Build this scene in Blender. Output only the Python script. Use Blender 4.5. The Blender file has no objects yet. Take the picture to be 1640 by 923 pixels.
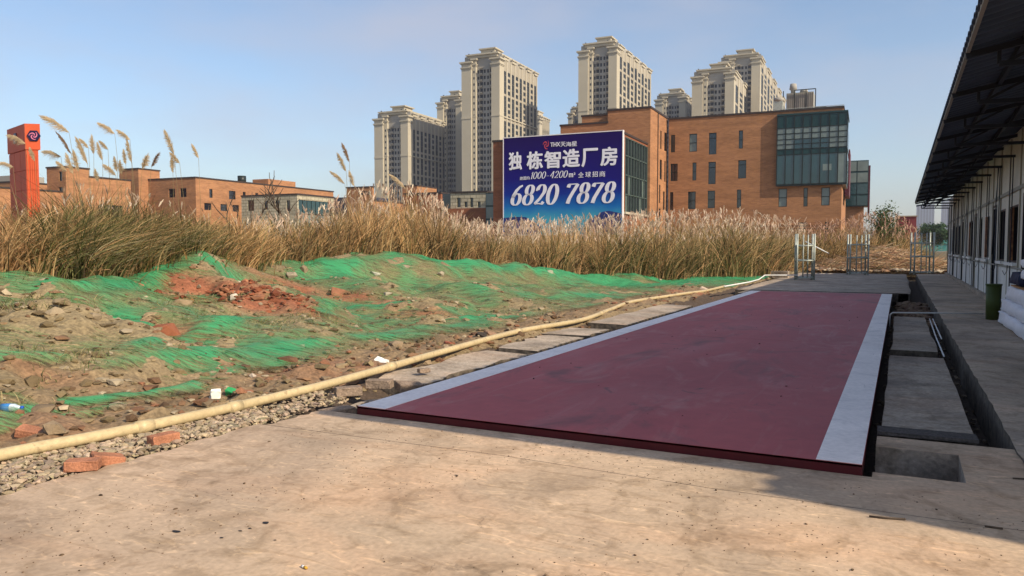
import bpy, bmesh, math, random
import numpy as np
from mathutils import Vector, Matrix
from math import radians as R, sin, cos, pi
random.seed(7); rng = np.random.default_rng(11)
sc = bpy.context.scene
col = sc.collection

# ---------------------------------------------------------------- camera
CZ = 1.5; YAW = 26.8; PIT = 3.05; FPX = 1230.0
cam_d = bpy.data.cameras.new("camera"); cam_d.sensor_width = 36; cam_d.lens = 36*FPX/1640
cam_d.clip_start = .05; cam_d.clip_end = 9000
cam = bpy.data.objects.new("camera", cam_d); col.objects.link(cam)
cam.location = (0, 0, CZ); cam.rotation_euler = (R(90-PIT), 0, R(YAW))
sc.camera = cam

# ---------------------------------------------------------------- light and sky
SUN_EL, SUN_AZ = 35.1, -12.0          # azimuth measured from +X towards +Y
sd = bpy.data.lights.new("sun", 'SUN'); sd.energy = 4.7; sd.angle = R(.5); sd.color = (1, .86, .66)
so = bpy.data.objects.new("sun", sd); col.objects.link(so)
sv = Vector((cos(R(SUN_EL))*cos(R(SUN_AZ)), cos(R(SUN_EL))*sin(R(SUN_AZ)), sin(R(SUN_EL))))
so.rotation_euler = sv.to_track_quat('Z', 'Y').to_euler(); so.location = (20, -5, 30)
w = bpy.data.worlds.new("World"); sc.world = w; w.use_nodes = True
wn = w.node_tree.nodes; wl = w.node_tree.links
sky = wn.new('ShaderNodeTexSky'); sky.sky_type = 'NISHITA'; sky.sun_disc = False
sky.sun_elevation = R(SUN_EL); sky.sun_rotation = R(90-SUN_AZ)
sky.air_density = 1.0; sky.dust_density = 1.2; sky.ozone_density = 1.9; sky.altitude = 0
tc = wn.new('ShaderNodeTexCoord'); mp = wn.new('ShaderNodeMapping'); mp.inputs['Scale'].default_value = (1.6, 1.6, 5)
nz = wn.new('ShaderNodeTexNoise'); nz.inputs['Scale'].default_value = 1.7; nz.inputs['Detail'].default_value = 5
cr = wn.new('ShaderNodeValToRGB'); cr.color_ramp.elements[0].position = .42; cr.color_ramp.elements[1].position = .8
cr.color_ramp.elements[0].color = (0, 0, 0, 1); cr.color_ramp.elements[1].color = (.7, .7, .7, 1)
mx = wn.new('ShaderNodeMix'); mx.data_type = 'RGBA'; mx.inputs[7].default_value = (3.7, 3.55, 3.9, 1)
wl.new(tc.outputs['Generated'], mp.inputs[0]); wl.new(mp.outputs[0], nz.inputs['Vector']); wl.new(nz.outputs[0], cr.inputs[0])
wl.new(cr.outputs[0], mx.inputs[0]); wl.new(sky.outputs[0], mx.inputs[6])
bg = wn['Background']; bg.inputs['Strength'].default_value = .135; wl.new(mx.outputs[2], bg.inputs['Color'])
sc.view_settings.view_transform = 'Standard'; sc.view_settings.look = 'None'
sc.view_settings.exposure = .34; sc.view_settings.gamma = 1
sc.cycles.volume_bounces = 0; sc.cycles.transparent_max_bounces = 12; sc.cycles.max_bounces = 6

# ---------------------------------------------------------------- measuring helpers (photo measurements -> metres)
_cy, _sy, _cp, _sp = cos(R(YAW)), sin(R(YAW)), cos(R(PIT)), sin(R(PIT))
def ray(px, py):
    x = (px-820)/FPX; y = _cp-(py-461.5)/FPX*_sp; z = -_sp-(py-461.5)/FPX*_cp
    return Vector((x*_cy-y*_sy, x*_sy+y*_cy, z))
def D(px, py, d):
    r = ray(px, py); b = -r.x*_sy+r.y*_cy
    return Vector((0, 0, CZ))+r*(d/b)
def G(px, py, z=0):
    r = ray(px, py); return Vector((0, 0, CZ))+r*((z-CZ)/r.z)
def proj(p):
    a = p[0]*_cy+p[1]*_sy; b = -p[0]*_sy+p[1]*_cy; h = p[2]-CZ
    d = b*_cp-h*_sp; return 820+FPX*a/d, 461.5-FPX*(b*_sp+h*_cp)/d
def along(P, d, px):                 # distance from P along 2D direction d until the column px
    r = ray(px, 396); n = (-r.y, r.x)
    return -(P[0]*n[0]+P[1]*n[1])/(d[0]*n[0]+d[1]*n[1])

# ---------------------------------------------------------------- materials
MAT = {}
def mat(name, color, rough=.8, var=.25, scale=3., bump=0., bscale=20., metal=0., color2=None, stretch=None, spec=.3, attr=None, fine=0.):
    m = bpy.data.materials.new(name); m.use_nodes = True; t = m.node_tree; N = t.nodes; L = t.links
    b = N['Principled BSDF']; b.inputs['Roughness'].default_value = rough; b.inputs['Metallic'].default_value = metal
    b.inputs['Specular IOR Level'].default_value = spec
    g = N.new('ShaderNodeNewGeometry'); mp = N.new('ShaderNodeMapping')
    if stretch: mp.inputs['Scale'].default_value = stretch
    L.new(g.outputs['Position'], mp.inputs[0])
    n = N.new('ShaderNodeTexNoise'); n.inputs['Scale'].default_value = scale; n.inputs['Detail'].default_value = 6; n.inputs['Roughness'].default_value = .6
    L.new(mp.outputs[0], n.inputs['Vector'])
    r = N.new('ShaderNodeValToRGB'); r.color_ramp.elements[0].position = .3; r.color_ramp.elements[1].position = .7
    c2 = color2 or tuple(c*(1-var) for c in color)
    r.color_ramp.elements[0].color = (*c2, 1); r.color_ramp.elements[1].color = (*[min(1, c*(1+var*.4)) for c in color], 1)
    L.new(n.outputs[0], r.inputs[0]); out = r.outputs[0]
    if attr:
        a = N.new('ShaderNodeAttribute'); a.attribute_name = attr
        x = N.new('ShaderNodeMix'); x.data_type = 'RGBA'; x.blend_type = 'MULTIPLY'; x.inputs[0].default_value = 1
        L.new(out, x.inputs[6]); L.new(a.outputs['Color'], x.inputs[7]); out = x.outputs[2]
    if fine:
        f = N.new('ShaderNodeTexNoise'); f.inputs['Scale'].default_value = bscale*1.3; f.inputs['Detail'].default_value = 4
        L.new(g.outputs['Position'], f.inputs['Vector'])
        mr = N.new('ShaderNodeMapRange'); mr.inputs[1].default_value = .3; mr.inputs[2].default_value = .7; mr.inputs[3].default_value = 1-fine; mr.inputs[4].default_value = 1+fine*.6
        L.new(f.outputs[0], mr.inputs[0])
        x = N.new('ShaderNodeMix'); x.data_type = 'RGBA'; x.blend_type = 'MULTIPLY'; x.inputs[0].default_value = 1
        L.new(out, x.inputs[6]); L.new(mr.outputs[0], x.inputs[7]); out = x.outputs[2]
    L.new(out, b.inputs['Base Color'])
    if bump:
        k = N.new('ShaderNodeTexNoise'); k.inputs['Scale'].default_value = bscale; k.inputs['Detail'].default_value = 7
        L.new(mp.outputs[0], k.inputs['Vector'])
        bb = N.new('ShaderNodeBump'); bb.inputs['Strength'].default_value = bump; bb.inputs['Distance'].default_value = .02
        L.new(k.outputs[0], bb.inputs['Height']); L.new(bb.outputs[0], b.inputs['Normal'])
    MAT[name] = m; return m
def glass_mat(name, color, rough=.08):
    m = mat(name, color, rough, .35, .35, spec=.9); return m
def brick_mat(name, c1, c2, mortar, sx, row, rough=.85):
    m = bpy.data.materials.new(name); m.use_nodes = True; t = m.node_tree; N = t.nodes; L = t.links
    b = N['Principled BSDF']; b.inputs['Roughness'].default_value = rough; b.inputs['Specular IOR Level'].default_value = .2
    g = N.new('ShaderNodeNewGeometry'); s = N.new('ShaderNodeSeparateXYZ'); L.new(g.outputs['Position'], s.inputs[0])
    ad = N.new('ShaderNodeMath'); ad.operation = 'ADD'; L.new(s.outputs[0], ad.inputs[0]); L.new(s.outputs[1], ad.inputs[1])
    cb = N.new('ShaderNodeCombineXYZ'); L.new(ad.outputs[0], cb.inputs[0]); L.new(s.outputs[2], cb.inputs[1])
    bt = N.new('ShaderNodeTexBrick'); bt.inputs['Color1'].default_value = (*c1, 1); bt.inputs['Color2'].default_value = (*c2, 1); bt.inputs['Mortar'].default_value = (*mortar, 1)
    bt.inputs['Scale'].default_value = 1; bt.inputs['Brick Width'].default_value = sx; bt.inputs['Row Height'].default_value = row; bt.inputs['Mortar Size'].default_value = row*.08
    L.new(cb.outputs[0], bt.inputs['Vector'])
    mp = N.new('ShaderNodeMapping'); mp.inputs['Scale'].default_value = (.25, .25, 1.3); L.new(g.outputs['Position'], mp.inputs[0])
    n = N.new('ShaderNodeTexNoise'); n.inputs['Scale'].default_value = .9; n.inputs['Detail'].default_value = 8; n.inputs['Roughness'].default_value = .7; L.new(mp.outputs[0], n.inputs['Vector'])
    mr = N.new('ShaderNodeMapRange'); mr.inputs[1].default_value = .3; mr.inputs[2].default_value = .7; mr.inputs[3].default_value = .7; mr.inputs[4].default_value = 1.2; L.new(n.outputs[0], mr.inputs[0])
    x = N.new('ShaderNodeMix'); x.data_type = 'RGBA'; x.blend_type = 'MULTIPLY'; x.inputs[0].default_value = 1
    L.new(bt.outputs[0], x.inputs[6]); L.new(mr.outputs[0], x.inputs[7]); L.new(x.outputs[2], b.inputs['Base Color'])
    MAT[name] = m; return m
M_conc = mat('concrete', (.60, .43, .29), .88, .3, .45, .2, 24, color2=(.45, .34, .235), fine=.14)
def stained_concrete(m):
    N = m.node_tree.nodes; L = m.node_tree.links; b = N['Principled BSDF']; src = b.inputs['Base Color'].links[0].from_socket
    g = N.new('ShaderNodeNewGeometry'); out = src
    for sc_, st, lo, hi, colr, fac, dist in [(.7, (1, 1, 1), .50, .66, (.62, .62, .62), .7, .9), (.45, (1, 2.2, 1), .48, .66, (1.16, 1.03, .95), .7, .6), (2.6, (1, 1, 1), .50, .64, (.68, .66, .62), .75, 1.4), (.35, (1, 1, 1), .48, .6, (.72, .73, .76), .8, .8), (6, (1, 1, 1), .56, .66, (.66, .62, .56), .55, .8), (3.5, (1, 3.0, 1), .57, .66, (1.5, 1.46, 1.36), .65, 2.), (1.1, (1, 6, 1), .60, .64, (.72, .68, .62), .5, 1.6), (14, (1, 1, 1), .64, .70, (.55, .5, .45), .5, .3), (60, (1, 1, 1), .70, .74, (.4, .35, .3), .5, 0)]:
        mp = N.new('ShaderNodeMapping'); mp.inputs['Scale'].default_value = st; mp.inputs['Location'].default_value = (sc_*3, sc_, 0); mp.inputs['Rotation'].default_value = (0, 0, .3); L.new(g.outputs['Position'], mp.inputs[0])
        n = N.new('ShaderNodeTexNoise'); n.inputs['Scale'].default_value = sc_; n.inputs['Detail'].default_value = 7; n.inputs['Roughness'].default_value = .62; n.inputs['Distortion'].default_value = dist; L.new(mp.outputs[0], n.inputs['Vector'])
        r = N.new('ShaderNodeMapRange'); r.inputs[1].default_value = lo; r.inputs[2].default_value = hi; r.inputs[4].default_value = fac; L.new(n.outputs[0], r.inputs[0])
        x = N.new('ShaderNodeMix'); x.data_type = 'RGBA'; x.blend_type = 'MULTIPLY'; x.inputs[7].default_value = (*colr, 1); x.clamp_result = False
        L.new(r.outputs[0], x.inputs[0]); L.new(out, x.inputs[6]); out = x.outputs[2]
    v = N.new('ShaderNodeTexVoronoi'); v.feature = 'DISTANCE_TO_EDGE'; v.inputs['Scale'].default_value = .42; nd = N.new('ShaderNodeTexNoise'); nd.inputs['Scale'].default_value = 1.1; nd.inputs['Detail'].default_value = 9; nd.inputs['Roughness'].default_value = .6
    L.new(g.outputs['Position'], nd.inputs['Vector']); va = N.new('ShaderNodeVectorMath'); va.operation = 'MULTIPLY_ADD'; va.inputs[1].default_value = (1.3, 1.3, 0); L.new(nd.outputs['Color'], va.inputs[0]); L.new(g.outputs['Position'], va.inputs[2]); L.new(va.outputs[0], v.inputs['Vector'])
    r = N.new('ShaderNodeMapRange'); r.inputs[1].default_value = .0008; r.inputs[2].default_value = .0035; r.inputs[3].default_value = .42; r.inputs[4].default_value = 0; L.new(v.outputs['Distance'], r.inputs[0])
    gt = N.new('ShaderNodeMath'); gt.operation = 'GREATER_THAN'; gt.inputs[1].default_value = .54; L.new(nd.outputs[0], gt.inputs[0]); mu = N.new('ShaderNodeMath'); mu.operation = 'MULTIPLY'; L.new(gt.outputs[0], mu.inputs[0]); L.new(r.outputs[0], mu.inputs[1])
    x = N.new('ShaderNodeMix'); x.data_type = 'RGBA'; x.inputs[7].default_value = (.12, .085, .055, 1); L.new(mu.outputs[0], x.inputs[0]); L.new(out, x.inputs[6]); out = x.outputs[2]
    L.new(out, b.inputs['Base Color'])
stained_concrete(M_conc)
def wear(m, layers):
    N = m.node_tree.nodes; L = m.node_tree.links; b = N['Principled BSDF']; out = b.inputs['Base Color'].links[0].from_socket; g = N.new('ShaderNodeNewGeometry')
    for sc_, st, rot, lo, hi, colr, fac, dist in layers:
        mp = N.new('ShaderNodeMapping'); mp.inputs['Scale'].default_value = st; mp.inputs['Location'].default_value = (sc_*5, sc_*2, 0); mp.inputs['Rotation'].default_value = (0, 0, rot); L.new(g.outputs['Position'], mp.inputs[0])
        n = N.new('ShaderNodeTexNoise'); n.inputs['Scale'].default_value = sc_; n.inputs['Detail'].default_value = 8; n.inputs['Roughness'].default_value = .65; n.inputs['Distortion'].default_value = dist; L.new(mp.outputs[0], n.inputs['Vector'])
        r = N.new('ShaderNodeMapRange'); r.inputs[1].default_value = lo; r.inputs[2].default_value = hi; r.inputs[4].default_value = fac; L.new(n.outputs[0], r.inputs[0])
        x = N.new('ShaderNodeMix'); x.data_type = 'RGBA'; x.inputs[7].default_value = (*colr, 1)
        L.new(r.outputs[0], x.inputs[0]); L.new(out, x.inputs[6]); out = x.outputs[2]
    L.new(out, b.inputs['Base Color'])
M_walk = mat('walkway_concrete', (.56, .44, .33), .85, .25, .7, .3, 25, fine=.15)
M_slab = mat('old_slab', (.46, .38, .30), .9, .35, 1.4, .6, 22, fine=.25)
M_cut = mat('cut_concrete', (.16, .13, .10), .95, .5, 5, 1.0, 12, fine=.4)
M_deck = mat('maroon_paint', (.43, .080, .080), .58, .3, .5, .12, 6, color2=(.34, .062, .066), stretch=(1, .35, 1), spec=.3, fine=.08)
wear(M_deck, [(.45, (1, .6, 1), .2, .5, .72, (.44, .17, .16), .5, .8), (1.6, (3, .35, 1), .05, .56, .74, (.46, .22, .20), .5, .6), (2.2, (1, 1, 1), 0, .62, .72, (.09, .045, .045), .85, 1.2), (.8, (1, .5, 1), .1, .54, .68, (.17, .06, .06), .75, 1.5), (1.1, (1, .4, 1), .3, .55, .70, (.50, .24, .21), .55, 1.2), (6, (6, .6, 1), .5, .64, .72, (.14, .05, .05), .7, 2.), (18, (1, 1, 1), 0, .66, .72, (.16, .05, .055), .6, .2)])
M_deckside = mat('shade_darkened_red', (.085, .005, .009), .5, .3, 4)  # shade on the lip and side beam is put into this darker red
M_stripe = mat('white_paint', (.94, .86, .81), .6, .10, 1.4, .15, 18, fine=.1)
wear(M_stripe, [(2.0, (1, 1, 1), .3, .52, .72, (.52, .47, .46), .6, 1.), (16, (2, 1, 1), 0, .66, .72, (.25, .2, .2), .6, .5), (5, (5, .5, 1), .7, .66, .74, (.3, .26, .26), .6, 1.5)])
M_pvc = mat('cream_pvc', (.52, .41, .23), .45, .12, 1.2, .1, 20, fine=.15)
wear(M_pvc, [(1.3, (1, 1, 1), 0, .54, .66, (.30, .20, .11), .6, .8), (9, (1, 1, 1), 0, .60, .70, (.22, .14, .08), .6, .3)])
M_brick = mat('red_brick', (.42, .18, .10), .9, .35, 9, .5, 60, fine=.25)
M_dbrick = mat('dusty_brick', (.30, .22, .16), .95, .35, 9, .7, 40, fine=.3)
M_rock = mat('grey_rock', (.64, .59, .52), .95, .3, 6, .6, 30, attr='tint')
M_wall = brick_mat('orange_brick', (.40, .19, .085), (.31, .145, .068), (.34, .20, .12), .5, .14)
M_walld = brick_mat('brown_brick', (.30, .105, .05), (.25, .09, .045), (.24, .11, .06), .5, .14)
M_stone = brick_mat('cream_stone', (.48, .43, .31), (.42, .38, .27), (.20, .17, .12), 1.0, .5)
M_coping = mat('dark_coping', (.05, .035, .03), .6)
M_gframe = mat('dark_frame', (.015, .022, .02), .4)
M_glass = glass_mat('window_glass', (.035, .045, .045))
M_dglass = glass_mat('dark_window_glass', (.012, .014, .022))
M_cglass = glass_mat('green_curtain_glass', (.010, .048, .055), .12)
M_lglass = glass_mat('pale_blind_glass', (.16, .20, .18), .25)
M_gpanel = mat('green_panel', (.008, .04, .042), .3, .2, .5, spec=.4)
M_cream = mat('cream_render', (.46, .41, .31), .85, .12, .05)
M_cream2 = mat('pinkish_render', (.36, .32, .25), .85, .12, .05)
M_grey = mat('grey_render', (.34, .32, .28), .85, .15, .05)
M_tglass = mat('tower_glass', (.025, .033, .042), .45, .5, .12, spec=.15)
M_white = mat('white_plastic', (.78, .77, .75), .5, .12, 4)
M_shed = mat('cream_panel', (.66, .62, .54), .6, .2, 1.2, fine=.1)
M_shedlow = mat('white_panel', (.74, .73, .70), .6, .15, 1.2)
M_roof = mat('blue_roof_sheet', (.07, .09, .13), .5, .3, 1.0)
M_steel = mat('black_steel', (.018, .02, .03), .5)
M_galv = mat('galvanised_steel', (.42, .45, .40), .5, .3, 5, metal=.3)
M_door = mat('blue_door', (.02, .045, .10), .45)
M_navy = mat('navy_print', (.02, .012, .16), .55, .08, .3)
M_red = brick_mat('orange_tile', (.62, .085, .03), (.56, .075, .028), (.7, .4, .25), 1.1, 2.6)
M_redp = mat('orange_paint', (.60, .10, .035), .6, .12, .8)
M_hex = mat('navy_sign', (.012, .01, .05), .4)
M_pink = mat('pink_emblem', (.75, .22, .35), .5, .3, 2.)
M_leaf = mat('leaf', (.07, .10, .035), .7, .4, 1.5, attr='tint')
M_bark = mat('bark', (.09, .065, .045), .9, .3, 8)
M_haze_b = mat('haze_tinted_render', (.15, .19, .22), .8, .1, .02)  # haze over the distant high-rises is mixed into this blue-grey wall colour

def plant_mat(name, mul=1.):
    m = bpy.data.materials.new(name); m.use_nodes = True; N = m.node_tree.nodes; L = m.node_tree.links
    a = N.new('ShaderNodeAttribute'); a.attribute_name = 'tint'
    b = N['Principled BSDF']; b.inputs['Roughness'].default_value = .75; b.inputs['Specular IOR Level'].default_value = .15
    tl = N.new('ShaderNodeBsdfTranslucent'); mx = N.new('ShaderNodeMixShader'); mx.inputs[0].default_value = .3
    L.new(a.outputs['Color'], b.inputs['Base Color']); L.new(a.outputs['Color'], tl.inputs[0])
    L.new(b.outputs[0], mx.inputs[1]); L.new(tl.outputs[0], mx.inputs[2]); L.new(mx.outputs[0], N['Material Output'].inputs[0])
    MAT[name] = m; return m
M_plant = plant_mat('dry_plant')

# ---------------------------------------------------------------- mesh helpers
WOFF = {}
def tagit(o, label=None, cat=None, group=None, kind=None):
    if label: o['label'] = label
    if cat: o['category'] = cat
    if group: o['group'] = group
    if kind: o['kind'] = kind
    return o
def thing(name, loc, label, cat, group=None):
    o = bpy.data.objects.new(name, None); col.objects.link(o); o.location = loc
    o.empty_display_size = .2; WOFF[o.name] = Vector(loc)
    return tagit(o, label, cat, group)
class MB:
    def __init__(s): s.v = []; s.f = []; s.m = []; s.sm = []
    def add(s, vs, fs, mi=0, smooth=False):
        k = len(s.v); s.v += [tuple(v) for v in vs]
        for f in fs: s.f.append(tuple(i+k for i in f)); s.m.append(mi); s.sm.append(smooth)
        return s
    def box(s, a, b, mi=0):
        x0, y0, z0 = a; x1, y1, z1 = b
        return s.add([(x0,y0,z0),(x1,y0,z0),(x1,y1,z0),(x0,y1,z0),(x0,y0,z1),(x1,y0,z1),(x1,y1,z1),(x0,y1,z1)],
            [(0,3,2,1),(4,5,6,7),(0,1,5,4),(1,2,6,5),(2,3,7,6),(3,0,4,7)], mi)
    def obox(s, P, u, v, a, b, mi=0):    # oriented box: corner P, axes u,v (2D), extents a=(s0,t0,z0) b=(s1,t1,z1)
        k = len(s.v); MB.box(s, a, b, mi)
        for i in range(k, k+8):
            p = s.v[i]; s.v[i] = (P[0]+u[0]*p[0]+v[0]*p[1], P[1]+u[1]*p[0]+v[1]*p[1], p[2])
        return s
    def beam(s, p, q, w, h=None, mi=0):
        p = Vector(p); q = Vector(q); h = h or w; d = (q-p).normalized()
        up = Vector((0, 0, 1)) if abs(d.z) < .95 else Vector((0, 1, 0))
        a = d.cross(up).normalized()*w/2; b = a.cross(d).normalized()*h/2
        vs = [p-a-b, p+a-b, p+a+b, p-a+b, q-a-b, q+a-b, q+a+b, q-a+b]
        return s.add(vs, [(0,3,2,1),(4,5,6,7),(0,1,5,4),(1,2,6,5),(2,3,7,6),(3,0,4,7)], mi)
    def tube(s, pts, r, n=8, mi=0, caps=True):
        pts = [Vector(p) for p in pts]; k = len(pts); vs = []; fs = []
        rr = r if isinstance(r, (list, tuple)) else [r]*k
        for i, p in enumerate(pts):
            d = (pts[min(i+1, k-1)]-pts[max(i-1, 0)]).normalized()
            up = Vector((0, 0, 1)) if abs(d.z) < .95 else Vector((0, 1, 0))
            a = d.cross(up).normalized(); b = a.cross(d)
            for j in range(n): vs.append(p+(a*cos(2*pi*j/n)+b*sin(2*pi*j/n))*rr[i])
        for i in range(k-1):
            for j in range(n): fs.append((i*n+j, i*n+(j+1) % n, (i+1)*n+(j+1) % n, (i+1)*n+j))
        if caps: fs += [tuple(range(n-1, -1, -1)), tuple((k-1)*n+j for j in range(n))]
        return s.add(vs, fs, mi, True)
    def cyl(s, c, r, z0, z1, n=16, mi=0): return s.tube([(c[0], c[1], z0), (c[0], c[1], z1)], r, n, mi)
    def build(s, name, mats, parent=None, kind=None, loc=None, local=False):
        off = Vector((0, 0, 0))
        if parent is not None: off = WOFF.get(parent.name, Vector((0, 0, 0)))
        if loc is not None: off = Vector(loc)
        if local: off = Vector((0, 0, 0))
        me = bpy.data.meshes.new(name); me.from_pydata([(v[0]-off.x, v[1]-off.y, v[2]-off.z) for v in s.v], [], s.f)
        if not isinstance(mats, (list, tuple)): mats = [mats]
        for m in mats: me.materials.append(m)
        me.polygons.foreach_set('material_index', s.m); me.polygons.foreach_set('use_smooth', s.sm)
        me.update()
        o = bpy.data.objects.new(name, me); col.objects.link(o)
        if parent is not None: o.parent = parent; WOFF[o.name] = off
        elif loc is not None: o.location = loc; WOFF[o.name] = off
        if kind: o['kind'] = kind
        return o
def np_mesh(name, V, F, mats, parent=None, kind=None, tint=None, smooth=False, attrs=None):
    me = bpy.data.meshes.new(name); V = np.asarray(V, dtype=np.float32); F = np.asarray(F, dtype=np.int32)
    off = WOFF.get(parent.name, Vector((0, 0, 0))) if parent is not None else Vector((0, 0, 0))
    V = V-np.array(off, dtype=np.float32)
    n = F.shape[1]; me.vertices.add(len(V)); me.vertices.foreach_set('co', V.ravel())
    me.loops.add(F.size); me.loops.foreach_set('vertex_index', F.ravel())
    me.polygons.add(len(F)); me.polygons.foreach_set('loop_start', np.arange(0, F.size, n, dtype=np.int32))
    me.polygons.foreach_set('use_smooth', np.full(len(F), smooth)); me.update(calc_edges=True)
    if tint is not None:
        a = me.color_attributes.new('tint', 'FLOAT_COLOR', 'POINT'); t = np.ones((len(V), 4), dtype=np.float32); t[:, :3] = tint
        a.data.foreach_set('color', t.ravel())
    for k, arr in (attrs or {}).items():
        a = me.attributes.new(k, 'FLOAT', 'POINT'); a.data.foreach_set('value', np.asarray(arr, dtype=np.float32))
    for m in (mats if isinstance(mats, (list, tuple)) else [mats]): me.materials.append(m)
    o = bpy.data.objects.new(name, me); col.objects.link(o)
    if parent is not None: o.parent = parent; WOFF[o.name] = off
    if kind: o['kind'] = kind
    return o
def copy_tree(o, loc=None, rot=None, label=None, scale=None, parent=None):
    c = o.copy(); col.objects.link(c)
    if parent is not None: c.parent = parent
    if loc is not None: c.location = loc
    if rot is not None: c.rotation_euler = rot
    if scale is not None: c.scale = scale
    if label: c['label'] = label
    for ch in list(o.children): copy_tree(ch, parent=c)
    return c
ICO = bmesh.new(); bmesh.ops.create_icosphere(ICO, subdivisions=1, radius=1); IV = np.array([v.co[:] for v in ICO.verts]); IF = np.array([[v.index for v in f.verts] for f in ICO.faces])
ICO2 = bmesh.new(); bmesh.ops.create_icosphere(ICO2, subdivisions=2, radius=1); IV2 = np.array([v.co[:] for v in ICO2.verts]); IF2 = np.array([[v.index for v in f.verts] for f in ICO2.faces])
def stones(P, size, tint, flat=.7):
    """many small angular stones in one array; P (n,3), size (n,), tint (n,3)"""
    n = len(P); k = len(IV); V = IV[None]*(1+rng.uniform(-.42, .35, (n, k, 1)))
    sc3 = np.stack([rng.uniform(.7, 1.4, n), rng.uniform(.7, 1.2, n), rng.uniform(.5, 1., n)*flat], 1)[:, None]
    V = V*sc3*size[:, None, None]; a = rng.uniform(0, 2*pi, n)[:, None]
    x = V[..., 0]*np.cos(a)-V[..., 1]*np.sin(a); y = V[..., 0]*np.sin(a)+V[..., 1]*np.cos(a)
    V = np.stack([x, y, V[..., 2]], -1)+P[:, None]
    F = (IF[None]+(np.arange(n)*k)[:, None, None]).reshape(-1, 3)
    return V.reshape(-1, 3), F, np.repeat(tint, k, 0)

# ---------------------------------------------------------------- noise and terrain
def vnoise(x, y, seed=0):
    xi = np.floor(x).astype(np.int64); yi = np.floor(y).astype(np.int64); fx = x-xi; fy = y-yi
    fx = fx*fx*(3-2*fx); fy = fy*fy*(3-2*fy)
    def h(a, b):
        n = (a*374761393+b*668265263+seed*1442695041) & 0x7fffffff
        n = ((n ^ (n >> 13))*1274126177) & 0x7fffffff
        return ((n ^ (n >> 16)) & 0xffff)/65535.
    return (h(xi, yi)*(1-fx)+h(xi+1, yi)*fx)*(1-fy)+(h(xi, yi+1)*(1-fx)+h(xi+1, yi+1)*fx)*fy
def fbm(x, y, o=4, seed=0, g=.5):
    s = 0; a = 1; t = 0
    for i in range(o): s = s+a*(vnoise(x*2**i+17*i, y*2**i-9*i, seed+i)-.5); t += a; a *= g
    return s/t*2
RIDGE = [(-250,452,9.5),(-120,450,10),(0,450,11),(60,455,11.5),(130,458,12),(200,440,14),(250,425,15),(300,408,16),(340,418,17),(420,418,20),(520,415,22),(620,412,24),(700,420,25),(800,431,27),(900,438,29),(1000,444,31),(1100,448,33),(1200,447,36)]
MIDS = [(-150,520,8),(-150,620,6.5),(0,500,9),(0,560,7.6),(0,640,6.3),(100,500,9.3),(90,475,10.5),(60,488,10),(100,580,7.8),(190,520,10),(240,530,9.4),(160,560,8.4),(300,470,13.5),(300,500,12.4),(300,560,9.6),(420,520,11.6),(420,470,16),(520,460,19),(560,500,15.5),(700,470,20.5),(650,530,13),(800,470,21.5),(800,510,16),(900,470,23.5),(1000,462,27),(1080,462,28.5)]
CP = []
for px, py, d in RIDGE:
    p = D(px, py, d); CP.append((p.x, p.y, p.z))
    q = D(px, py, d+4); CP.append((q.x, q.y, p.z*.6)); q = D(px, py, d+9); CP.append((q.x, q.y, p.z*.3))
    q = D(px, py, d+20); CP.append((q.x, q.y, 0))
for px, py, d in MIDS: p = D(px, py, d); CP.append((p.x, p.y, p.z))
for y in np.arange(1, 46, 1.5): CP.append((-5.75, y, .0)); CP.append((-6.3, y, .06))
CP = np.array(CP)
def Hlow(x, y):
    x = np.asarray(x, float); y = np.asarray(y, float); sh = x.shape; x = x.ravel(); y = y.ravel(); out = np.zeros(len(x))
    for s in range(0, len(x), 40000):
        X, Y = x[s:s+40000, None], y[s:s+40000, None]
        d2 = (X-CP[None, :, 0])**2+(Y-CP[None, :, 1])**2
        rad = np.sqrt(CP[None, :, 0]**2+CP[None, :, 1]**2)*.07
        wt = 1/(d2+rad**2*.15)**2*rad**2
        out[s:s+40000] = (wt*CP[None, :, 2]).sum(1)/wt.sum(1)
    t = np.clip((-5.7-x)/1.2, 0, 1); t = t*t*(3-2*t)
    far = np.clip((np.hypot(x, y)-55)/25, 0, 1)
    out = out*t*(1-far)
    lump = fbm(x*.6, y*.6, 4, 5, .6)*.34*t*np.clip((46-y)/10, 0, 1)*np.clip((-6.6-x)/2, 0, 1)
    out = out+lump
    out = np.where((x > -5.7), -.03-.22*np.clip((x+5.7)/.6, 0, 1), out)
    inner = (x > -5.15) & (y < 52) & (y > -8) & (x < 14)
    out = np.where(inner, -.42, out)
    out = np.where(y > 52, out*np.clip((60-y)/8, 0, 1), out)
    return out.reshape(sh)
def Hdet(x, y):
    r = np.hypot(x, y)
    a = np.clip((-5.2-x)/.5, 0, 1)*np.clip((60-r)/20, .0, 1)
    c = fbm(x*3.2, y*3.2, 4, 21, .6)
    return a*(c*.10+np.maximum(fbm(x*1.3, y*1.3, 3, 33), 0)*.16)
def hit(px, py, lift=0.):
    r = ray(px, py); t = np.linspace(2, 60, 900)*1.0; b = -r.x*_sy+r.y*_cy; t = t/b
    X, Y, Z = r.x*t, r.y*t, CZ+r.z*t
    k = np.nonzero(Z < Hlow(X, Y)+lift)[0]; i = k[0] if len(k) else len(t)-1
    return Vector((X[i], Y[i], Z[i]))
def grow(a, b, s0, g, smax):
    out = [a]; s = s0
    while out[-1] < b: out.append(out[-1]+s); s = min(s*g, smax)
    return out
xs = [-5.2-(v) for v in grow(0, 60, .045, 1.008, 1.6)][::-1]
xs = [-3000, -1800, -1000, -500, -250, -150, -100, -80]+[v for v in xs if v > -66]+[-5.1, -4.9, -4.6, -3, 0, 3, 6, 10, 13.9, 14.1, 20, 40, 80, 200, 600, 2000, 3500]
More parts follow.
